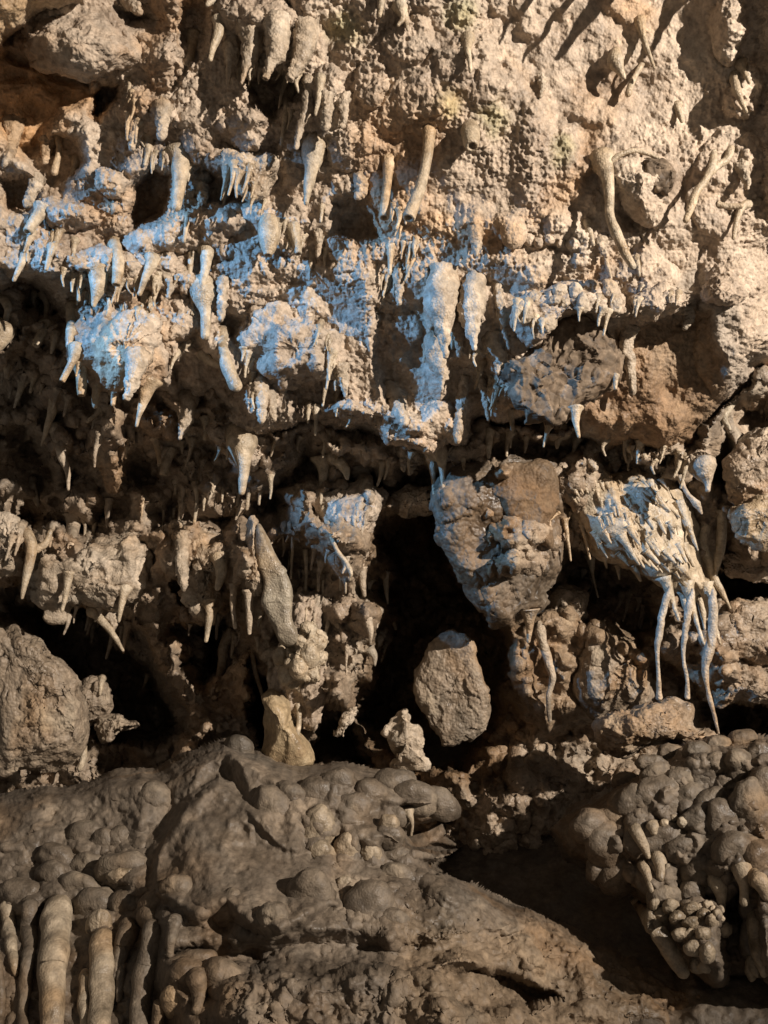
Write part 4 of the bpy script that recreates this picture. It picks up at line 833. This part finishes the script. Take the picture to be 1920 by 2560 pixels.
S3 = (
 ([(110, 0, 40), (85, 50, 34), (60, 105, 22)], 'pale straw at far left under the open tube', 'p', {}),
 ([(225, -40, 40), (212, 10, 32), (200, 58, 22)], 'blue-grey straw second from the left edge', 'p', {}),
 ([(495, -60, 60), (510, 20, 64), (508, 80, 60), (503, 122, 50)], 'thickest smooth stalactite on the left ledge, open tip', 'h', dict(lump=.1)),
 ([(660, 20, 70), (630, 90, 42), (603, 162, 28)], 'slanting pale stalactite right of the thickest smooth one', 'r', {}),
 ([(830, -10, 40), (822, 50, 30), (815, 108, 18)], 'thin pale straw left of a broad one on the left ledge', 'p', {}),
 ([(895, -30, 80), (888, 50, 54), (872, 135, 36)], 'broad pale stalactite on the left ledge above a crusted bulb', 'r', {}),
 ([(715, 80, 40), (735, 130, 34), (728, 178, 22)], 'small stub hanging between the slanting and thin pale ones', 'r', RC),
 ([(425, 60, 110), (425, 130, 90), (412, 180, 50), (405, 212, 26)], 'fat dim stalactite in the shadow under the left ledge', 'r', dict(lump=.15)),
 ([(345, 90, 30), (340, 190, 22)], 'dim thin straw left of the fat dim stalactite', 'p', {}),
 ([(190, 165, 50), (203, 220, 34), (195, 300, 24)], 'upright blue-white stalactite at far left below the ledge', 'p', {}),
 ([(15, 170, 60), (35, 230, 44), (20, 292, 28)], 'bluish stub at the left edge below the ledge', 'r', {}),
 ([(200, 300, 60), (175, 340, 50), (155, 385, 44)], 'short open-ended tube below the upright blue-white stalactite', 'h', dict(lean=.5)),
 ([(242, 335, 34), (232, 380, 28), (222, 418, 16)], 'little spike right of the short open-ended tube', 'p', {}),
 ([(315, 220, 60), (310, 310, 60), (295, 392, 28)], 'blue-lit fat spike on the left side of the crusted lump', 'p', dict(lump=.15)),
 ([(335, 400, 70), (310, 460, 42), (268, 540, 32)], 'long pale stalactite pointing down-left off the crusted lump', 'h', {}),
 ([(590, 440, 110), (575, 530, 80), (550, 600, 44), (543, 622, 30)], 'stout hollow-tipped stalactite under the crusted lump', 'h', RC),
 ([(640, 540, 110), (620, 630, 50), (600, 690, 28), (590, 735, 16)], 'slender knobbed stalactite right of the stout hollow-tipped one', 'p', {}),
 ([(880, 130, 120), (885, 180, 110), (890, 250, 50), (886, 345, 36)], 'crusted bulb ending in a pale peg, blue on its left', 'r', dict(lump=.15, flare=False, nl=30)),
 ([(965, 110, 60), (960, 190, 50), (955, 275, 30)], 'crusted blue-lit spike right of the bulb with the peg', 'p', RC),
 ([(815, 365, 44), (775, 410, 34), (750, 450, 22), (738, 487, 12)], 'small hooked pale straw over the dark hollow', 'p', {}),
 ([(960, 320, 50), (965, 410, 46), (985, 490, 60), (1020, 560, 56)], 'blue-lit bar of drapery crossing the dark hollow', 'r', dict(lump=.15, flare=False)),
 ([(870, 420, 50), (920, 460, 36), (970, 470, 40)], 'blue-lit side arm of the bar crossing the dark hollow', 'r', dict(lump=.15, flare=False)),
 ([(800, 620, 120), (800, 710, 80), (785, 760, 34), (778, 792, 18)], 'crusted cone ending in a fine tip below the dark hollow', 'p', RC),
 ([(892, 700, 60), (890, 750, 26), (885, 790, 20)], 'short white-tipped spike right of the crusted cone', 'p', {}),
 ([(1370, 660, 50), (1366, 710, 24), (1362, 772, 16)], 'white straw at the left end of the tan shelf', 'p', {}),
 ([(1470, 480, 70), (1485, 550, 50), (1492, 605, 20)], 'short curved spike under the right of the bluish mass', 'p', RC),
 ([(1045, 780, 150), (1050, 860, 90), (1052, 920, 54), (1045, 1020, 28)], 'thick tapering stalactite below the knobbly lump', 'r', dict(lump=.12, flare=False, nl=30, nr=20)),
 ([(735, 830, 60), (722, 880, 56), (706, 945, 46)], 'thick sawn-off tube in the shadow under the left lip', 'h', dict(lump=.06)),
 ([(670, 790, 40), (682, 840, 32), (690, 895, 24)], 'thin open tube just left of the sawn-off tube', 'h', {}),
 ([(1400, 880, 110), (1398, 940, 60), (1390, 1000, 28), (1385, 1072, 16)], 'white dagger under the blue-lit drapery fold near centre', 'p', {}),
 ([(1120, 540, 90), (1130, 620, 70), (1130, 712, 36)], 'blue-lit knobbed stub under the left end of the bluish mass', 'r', RC),
 ([(1160, 600, 60), (1175, 660, 50), (1185, 705, 30)], 'tan stub right of the blue-lit knobbed one', 'r', RC),
 ([(420, 560, 50), (412, 620, 40), (410, 650, 24)], 'small blue-lit tooth under the crusted lump, left', 'r', {}),
 ([(490, 590, 40), (488, 640, 26)], 'small blue-lit tooth under the crusted lump, right', 'r', {}),
 ([(350, 480, 70), (352, 550, 60), (352, 600, 44)], 'dim brown tube left of the crusted lump, in shadow', 'h', {}),
 ([(-20, 320, 110), (20, 330, 100), (-20, 400, 60)], 'pale knob cut by the left edge under the ledge', 'r', {}),
 ([(435, 665, 34), (410, 690, 28), (380, 715, 22)], 'short slanting peg in the shade under the crusted lump', 'r', {}),
 ([(1440, 870, 60), (1490, 920, 50), (1500, 960, 24)], 'blue-lit fold of drapery right of the white dagger', 'p', dict(lump=.2)),
 ([(1560, 920, 90), (1580, 990, 80), (1600, 1060, 40)], 'blue-lit crusted tongue second right of the white dagger', 'r', RC),
 ([(30, 480, 40), (30, 520, 30)], 'tiny lit stub in the black left recess', 'r', {}),
)
S4 = (
 ([(30, -40, 40), (27, 20, 30), (25, 78, 18)], 'white-tipped straw at centre above the dark patch', 'p', {}),
 ([(70, 80, 50), (68, 150, 40), (64, 208, 22)], 'crusted straw left of the twin spiky stalactites', 'p', RC),
 ([(250, 60, 120), (245, 190, 140), (255, 300, 70), (262, 380, 40), (266, 432, 26)], 'left of the twin spiky stalactites, blue on its left side', 'r', dict(RC, flare=False, grain=.013)),
 ([(390, 90, 100), (375, 220, 110), (380, 310, 60), (392, 402, 20)], 'right of the twin spiky stalactites', 'p', dict(RC, flare=False, grain=.013)),
 ([(215, 360, 90), (235, 440, 90), (255, 510, 56), (250, 545, 20), (250, 578, 14)], 'crusted bulb with a fine drip straw below the twin stalactites', 'p', dict(RC, flare=False)),
 ([(310, 300, 80), (322, 370, 50), (325, 432, 22)], 'short crusted spike between the twins', 'p', RC),
 ([(185, 390, 40), (174, 455, 18)], 'tiny blue nub left below the twins', 'r', {}),
 ([(490, 115, 40), (500, 220, 46), (515, 320, 26), (540, 400, 20)], 'long thin crusted ridge right of the twins', 'p', dict(RC, lean=.05)),
 ([(470, 380, 90), (500, 440, 70), (490, 500, 40)], 'blue crusted lump against the left side of the dark broken rock', 'r', RC),
 ([(415, 520, 60), (435, 610, 36), (452, 708, 18)], 'slender blue-lit straw left of the dark broken rock', 'p', RC),
 ([(470, 580, 40), (476, 672, 16)], 'short thin straw right of the slender blue-lit one', 'p', {}),
 ([(345, 520, 40), (335, 620, 56), (325, 720, 50), (318, 800, 34)], 'ragged blue crusted stalactite below the twins', 'r', RC),
 ([(455, 760, 50), (452, 870, 20)], 'white spike over the shadowed brown rock', 'p', {}),
 ([(330, 830, 70), (342, 880, 30), (346, 922, 16)], 'small white drip tip left of the white spike', 'p', {}),
 ([(235, 840, 110), (250, 900, 50), (256, 1000, 18)], 'long white drip tip under the blue fringe at centre', 'p', {}),
 ([(205, 880, 50), (212, 960, 26), (216, 1027, 16)], 'dim blue straw left of the long white drip tip', 'p', {}),
 ([(140, 860, 90), (120, 900, 50), (110, 940, 26)], 'blue fringe lobe left of the dim blue straw', 'r', RC),
 ([(90, 850, 70), (85, 890, 44), (80, 920, 22)], 'leftmost blue fringe lobe at centre', 'r', RC),
 ([(548, 670, 40), (556, 752, 20)], 'short blue straw under the lower left of the dark broken rock', 'p', {}),
 ([(690, 735, 80), (688, 775, 44), (692, 805, 20)], 'blue-white stub below the dark broken rock', 'p', {}),
 ([(770, 760, 70), (752, 795, 40), (747, 828, 18)], 'second blue-white stub below the dark broken rock', 'p', {}),
 ([(825, 660, 70), (830, 720, 34), (842, 782, 18)], 'pale drip spike at the lower right rim of the dark broken rock', 'p', {}),
 ([(1512, 600, 40), (1495, 650, 44), (1470, 700, 40), (1495, 750, 18)], 'blue-lit bent spike below the right bulge', 'p', dict(lump=.1)),
 ([(955, 0, 30), (968, 50, 22), (982, 98, 14)], 'bluish thin straw under the long bent stalactite', 'p', {}),
 ([(1090, 10, 34), (1098, 50, 26), (1103, 85, 16)], 'short bluish straw right of the thin one', 'p', {}),
 ([(1060, 310, 70), (1045, 380, 60), (1060, 460, 56), (1075, 590, 34)], 'pale wavy rib on the red earth face', 'r', dict(RC, lean=.02)),
 ([(1300, 220, 50), (1320, 260, 50), (1300, 310, 34)], 'short crusted rib at the top right of the red earth face', 'r', RC),
 ([(1000, 520, 34), (1000, 572, 20)], 'small pale drip at the right corner of the dark broken rock', 'r', {}),
 ([(900, 820, 60), (880, 870, 50), (915, 920, 30)], 'blue-lit crust tongue above the drapery, left', 'p', RC),
 ([(980, 850, 80), (1000, 890, 50), (1000, 930, 24)], 'tan crust tongue above the drapery', 'p', RC),
 ([(1090, 820, 80), (1110, 850, 50), (1135, 880, 24)], 'blue-white curl above the drapery, right', 'p', {}),
 ([(50, 600, 120), (60, 660, 90), (90, 720, 50)], 'blue-lit crusted tongue left of the ragged blue stalactite', 'r', RC),
)
S5 = (
 ([(105, 60, 40), (135, 140, 60), (125, 230, 50), (105, 320, 34), (95, 372, 16)], 'long wavy pale stalactite at far left over the black cave', 'p', dict(lump=.12, Y=2.30)),
 ([(220, 75, 24), (200, 130, 40), (160, 160, 50)], 'spur leaning off the wavy pale stalactite at far left', 'r', dict(lump=.15, Y=2.31)),
 ([(300, 260, 50), (285, 350, 34), (268, 428, 20)], 'thin spike on the pale ledge above the black cave', 'p', {}),
 ([(540, 330, 60), (525, 400, 36), (513, 472, 18)], 'spike at the right end of the pale ledge', 'p', {}),
 ([(380, 410, 60), (440, 470, 44), (490, 530, 34), (532, 598, 16)], 'bright slanting fin edge over the black cave', 'p', dict(lump=.2, Y=2.40)),
 ([(470, 440, 60), (490, 470, 50), (480, 520, 30)], 'pale lump on the slanting fin', 'r', dict(RC, Y=2.40)),
 ([(900, 380, 60), (905, 450, 42), (890, 555, 24)], 'pale peg under the warty ledge', 'r', {}),
 ([(925, 420, 30), (922, 485, 14)], 'thin straw beside the pale peg', 'p', {}),
 ([(1010, 515, 60), (970, 570, 50), (955, 680, 44), (936, 770, 26)], 'longest of the bundled stalactites left of the yellow column', 'r', dict(lump=.2)),
 ([(990, 530, 30), (985, 600, 24), (978, 655, 14)], 'thin straw in the bundle left of the yellow column', 'p', {}),
 ([(1015, 520, 30), (1005, 590, 22), (1000, 630, 12)], 'second thin straw in the bundle left of the yellow column', 'p', {}),
 ([(1130, 420, 44), (1125, 455, 30), (1115, 495, 14)], 'small lit spike left of the lower grey slab', 'p', {}),
 ([(790, 100, 60), (785, 220, 60), (795, 330, 40)], 'rib on the left edge of the warty ledge', 'r', RC),
 ([(950, 200, 80), (955, 270, 60), (940, 330, 30)], 'whitish rounded drip on the right of the warty ledge', 'r', {}),
 ([(830, 370, 70), (845, 430, 36)], 'blunt drip under the warty ledge, left', 'r', RC),
 ([(440, 720, 34), (432, 790, 16)], 'small spike on the flat rock right of the left boulder', 'p', {}),
 ([(640, 700, 30), (620, 760, 14)], 'faint spike on the sloping muddy rock', 'p', {}),
 ([(1290, 830, 34), (1292, 900, 30), (1285, 960, 26)], 'thin dark stalactite between the yellow and knobbly columns', 'r', {}),
 ([(350, 1010, 60), (360, 1060, 40), (345, 1110, 30)], 'pale flowstone tongue right of the left boulder', 'r', dict(Y=2.40)),
)
SB = (  # straws among the shadows, coordinates of enlargement 10
 ([(615, 190, 30), (618, 330, 26), (612, 420, 22), (608, 525, 18)], 'straw right of the grey slab, leftmost of its row', 'p'), ([(705, 330, 40), (712, 480, 30), (705, 610, 22)], 'long straw right of the grey slab, over the cream bulb', 'r'),
 ([(722, 550, 18), (712, 700, 18), (705, 870, 12)], 'thin drip strand reaching down to the cream bulb', 'p'), ([(822, 510, 34), (822, 560, 24), (820, 655, 14)], 'nail-headed straw right of the long straw', 'p'), ([(787, 570, 24), (785, 630, 18)], 'short straw left of the nail-headed one', 'r'),
 ([(940, 500, 28), (940, 600, 20)], 'left of two short straws under the hanging cone', 'r'), ([(975, 530, 22), (974, 622, 16)], 'right of two short straws under the hanging cone', 'p'), ([(1125, 640, 34), (1127, 690, 24), (1130, 768, 16)], 'lone lit straw at the edge of the dark hollow', 'p'),
 ([(860, 790, 44), (850, 860, 36), (830, 945, 20)], 'slanting peg right of the cream bulb', 'p'), ([(980, 950, 54), (982, 1000, 40), (978, 1090, 18), (980, 1170, 12)], 'golf-tee-shaped straw against the dark, right of the cream bulb', 'p'),
 ([(1120, 800, 70), (1140, 870, 60), (1140, 955, 20)], 'crusted plug with a tip at the edge of the dark hollow', 'p'), ([(1205, 890, 40), (1215, 965, 20)], 'tiny lit stub right of the crusted plug', 'r'), ([(1130, 990, 90), (1165, 1040, 60), (1170, 1105, 20)], 'second crusted plug lower in the dark hollow', 'p'),
 ([(1215, 1000, 34), (1225, 1055, 24)], 'tiny lit stub right of the second crusted plug', 'r'), ([(1280, 790, 40), (1310, 860, 30)], 'small lit stub left of the leaf-shaped slab', 'r'), ([(385, 920, 40), (388, 1010, 16)], 'dim spike left of the grey slab, in shadow', 'p'), ([(235, 1040, 40), (228, 1210, 14)], 'dim thin stalactite behind the bundle, in shadow', 'p'),
 ([(225, 560, 60), (220, 700, 50), (235, 850, 36)], 'dim drapery fold left of the narrow fin', 'r'), ([(320, 600, 70), (330, 760, 60), (330, 890, 36)], 'second dim drapery fold left of the narrow fin', 'r'), ([(480, 1060, 60), (470, 1200, 60)], 'dim stub below the grey slab, left', 'r'),
 ([(345, 1000, 40), (370, 1150, 40), (420, 1310, 30)], 'dim slanting rib leading to the yellow column', 'r'), ([(1080, 450, 80), (1090, 560, 60), (1100, 640, 30)], 'grey crusted fold under the hanging cone', 'r'), ([(1240, 480, 60), (1245, 600, 44), (1255, 690, 20)], 'grey crusted fold above the dark hollow', 'r'),
)
SU = (  # under the left lip, enlargement 11
 ([(45, 165, 44), (38, 216, 34)], 'small lit stub at the far left in the recess', 'r'), ([(255, 270, 30), (235, 322, 16)], 'short lit peg in the left recess', 'p'), ([(968, 1000, 22), (968, 1050, 18), (964, 1110, 14)], 'first from left of the small straws over the warty ledge', 'p'),
 ([(1032, 1000, 24), (1026, 1092, 16)], 'second from left of the small straws over the warty ledge', 'p'), ([(1072, 930, 30), (1068, 1010, 22), (1062, 1098, 16)], 'third from left of the small straws over the warty ledge', 'p'), ([(1160, 850, 44), (1168, 950, 30), (1145, 1120, 26)], 'longest of the small straws over the warty ledge', 'r'),
 ([(1412, 910, 28), (1406, 976, 18)], 'tiny lit straw left under the thick tapering stalactite', 'r'), ([(1475, 880, 36), (1463, 1002, 26)], 'lit peg right under the thick tapering stalactite', 'r'), ([(1540, 900, 26), (1534, 974, 18)], 'tiny lit straw second right under the thick tapering stalactite', 'r'),
 ([(315, 340, 40), (310, 420, 64), (280, 520, 44), (245, 625, 14)], 'dim grey spike on the shadowed slope at left', 'p'), ([(335, 540, 100), (365, 680, 70), (400, 780, 44), (405, 885, 22)], 'dim curved stalactite on the shadowed slope at left', 'r'), ([(860, 830, 40), (850, 920, 30), (838, 1042, 10)], 'dim dagger in the middle of the shadowed slope', 'p'),
 ([(1040, 840, 40), (1040, 915, 16)], 'dim short spike right of the dim dagger', 'p'), ([(1250, 790, 50), (1255, 850, 26), (1263, 898, 22)], 'dim stub above the small straws', 'r'), ([(650, 940, 60), (640, 1020, 50), (636, 1110, 24)], 'dim fold at the foot of the shadowed slope', 'r'),
 ([(770, 520, 80), (775, 560, 66), (782, 602, 54)], 'lit open-ended stub under the crusted cone', 'h'), ([(1600, 800, 50), (1605, 880, 30), (1600, 940, 14)], 'dim spike right of the thick tapering stalactite', 'p'), ([(430, 1030, 110), (432, 1110, 100), (418, 1225, 60)], 'blunt pale stalactite on the left above the pale ledge', 'h'),
 ([(490, 1060, 40), (505, 1100, 26), (500, 1160, 16)], 'small pale spike right of the blunt pale stalactite', 'p'), ([(560, 1080, 36), (552, 1150, 22), (542, 1205, 12)], 'second small spike right of the blunt pale stalactite', 'p'), ([(185, 840, 60), (200, 890, 50), (225, 970, 46)], 'lit two-lobed knob at left in the shadow', 'r'),
 ([(1320, 880, 26), (1315, 960, 14)], 'dim straw left of the thick tapering stalactite', 'p'), ([(1210, 920, 34), (1205, 1010, 16)], 'dim straw right of the longest small straw', 'p'), ([(1380, 860, 30), (1385, 960, 12)], 'dim straw close left of the thick tapering stalactite', 'p'),
 ([(750, 600, 40), (745, 700, 20)], 'dim straw left of the sawn-off tube', 'p'), ([(1080, 600, 34), (1080, 670, 16)], 'dim straw right of the sawn-off tube', 'p'), ([(140, 250, 50), (110, 330, 36), (85, 400, 16)], 'dim leaning spike at the top of the shadowed slope', 'p'), ([(230, 180, 50), (200, 240, 40), (180, 310, 20)], 'second dim leaning spike at the top of the shadowed slope', 'p'),
)
for c, L in ((1, S1), (2, S2), (3, S3), (4, S4), (5, S5)):
    for pts, lab, tip, kw in L: st(c, pts, lab, tip, **kw)
for c, L in ((10, SB), (11, SU)):
    for pts, lab, tip in L: st(c, pts, lab, tip, mname='rough_calcite' if pts[0][2] > 50 else 'cream_calcite', lump=.14, lean=.12)
# stalactites of the same roof just above the picture; their shadows fall into it
for x, y, w_ in ((1500, -70, 24), (1600, -50, 34), (1690, -60, 60), (1880, -40, 50)):
    spike('drip', [(x+20, y-180, w_*1.6), (x+5, y-90, w_), (x, y, w_*.35)], 'cream_calcite', 'p', .5, bpy.data.objects['cave_wall'])
# =================================================================== small drips along the lips and hollows
rg = np.random.default_rng(12)
wall = bpy.data.objects['cave_wall']; rec = bpy.data.objects['recess_wall']
def drips(zones, n, parent, mn):
    made = 0; tries = 0
    while made < n and tries < n*30:
        tries += 1
        z = zones[rg.integers(len(zones))]; p = np.array(z, float)
        k = rg.integers(len(p)-1); t = rg.random()
        x, y = (p[k]*(1-t)+p[k+1]*t)+rg.normal(0, 1, 2)*np.array([10, 16])
        if not (0 < x < 1920): continue
        w_ = rg.uniform(9, 20); L = w_*rg.uniform(2.0, 4.2)
        spike('drip', [(x, y, w_*1.5), (x-L*.12+rg.normal(0, 2), y+L*.5, w_*.75), (x-L*.2+rg.normal(0, 4), y+L, w_*.42)], mn, 'p', .2, parent, nl=10, nr=8, lump=.12, clear=.3)
        made += 1
drips([D(z) for z in ([(0, 280), (60, 420), (20, 470), (150, 520), (280, 600), (420, 610), (490, 680)], [(70, 640), (150, 700), (190, 800), (260, 860), (380, 910), (500, 960), (600, 950), (700, 930), (860, 980), (1000, 975)],
       [(380, 600), (470, 680), (540, 780), (560, 850), (700, 900), (800, 930)], [(490, 110), (560, 150), (640, 150), (620, 270)], [(380, 360), (520, 380), (600, 480), (700, 540)], [(920, 560), (1000, 700), (1060, 830), (1110, 920)],
       [(1060, 640), (1180, 680), (1340, 640), (1480, 620)], [(840, 420), (900, 520), (840, 600)], [(280, 160), (300, 300), (360, 350)], [(140, 530), (200, 620), (280, 660), (330, 640)], [(690, 700), (720, 780), (740, 860)], [(1130, 930), (1260, 960), (1400, 980), (1480, 990)])], 230, wall, 'cream_calcite')
drips([D(z) for z in ([(0, 800), (200, 900), (420, 1000), (560, 1080)], [(380, 1060), (500, 1080), (640, 1130), (760, 1240)], [(100, 1330), (240, 1330), (330, 1340)], [(380, 1340), (470, 1330), (520, 1380)], [(560, 1100), (640, 1200), (700, 1280)],
       [(760, 1080), (830, 1180), (800, 1300), (830, 1400)], [(1200, 1230), (1330, 1270), (1420, 1340)], [(0, 1120), (60, 1160), (200, 1150)])], 90, rec, 'rough_calcite')
print('spikes %.1f s' % (time.time()-T0))
print('tris', sum(len(o.data.loop_triangles) or sum(len(p.vertices)-2 for p in o.data.polygons) for o in SC.objects if o.type == 'MESH'))
print('built in %.1f s' % (time.time()-T0))
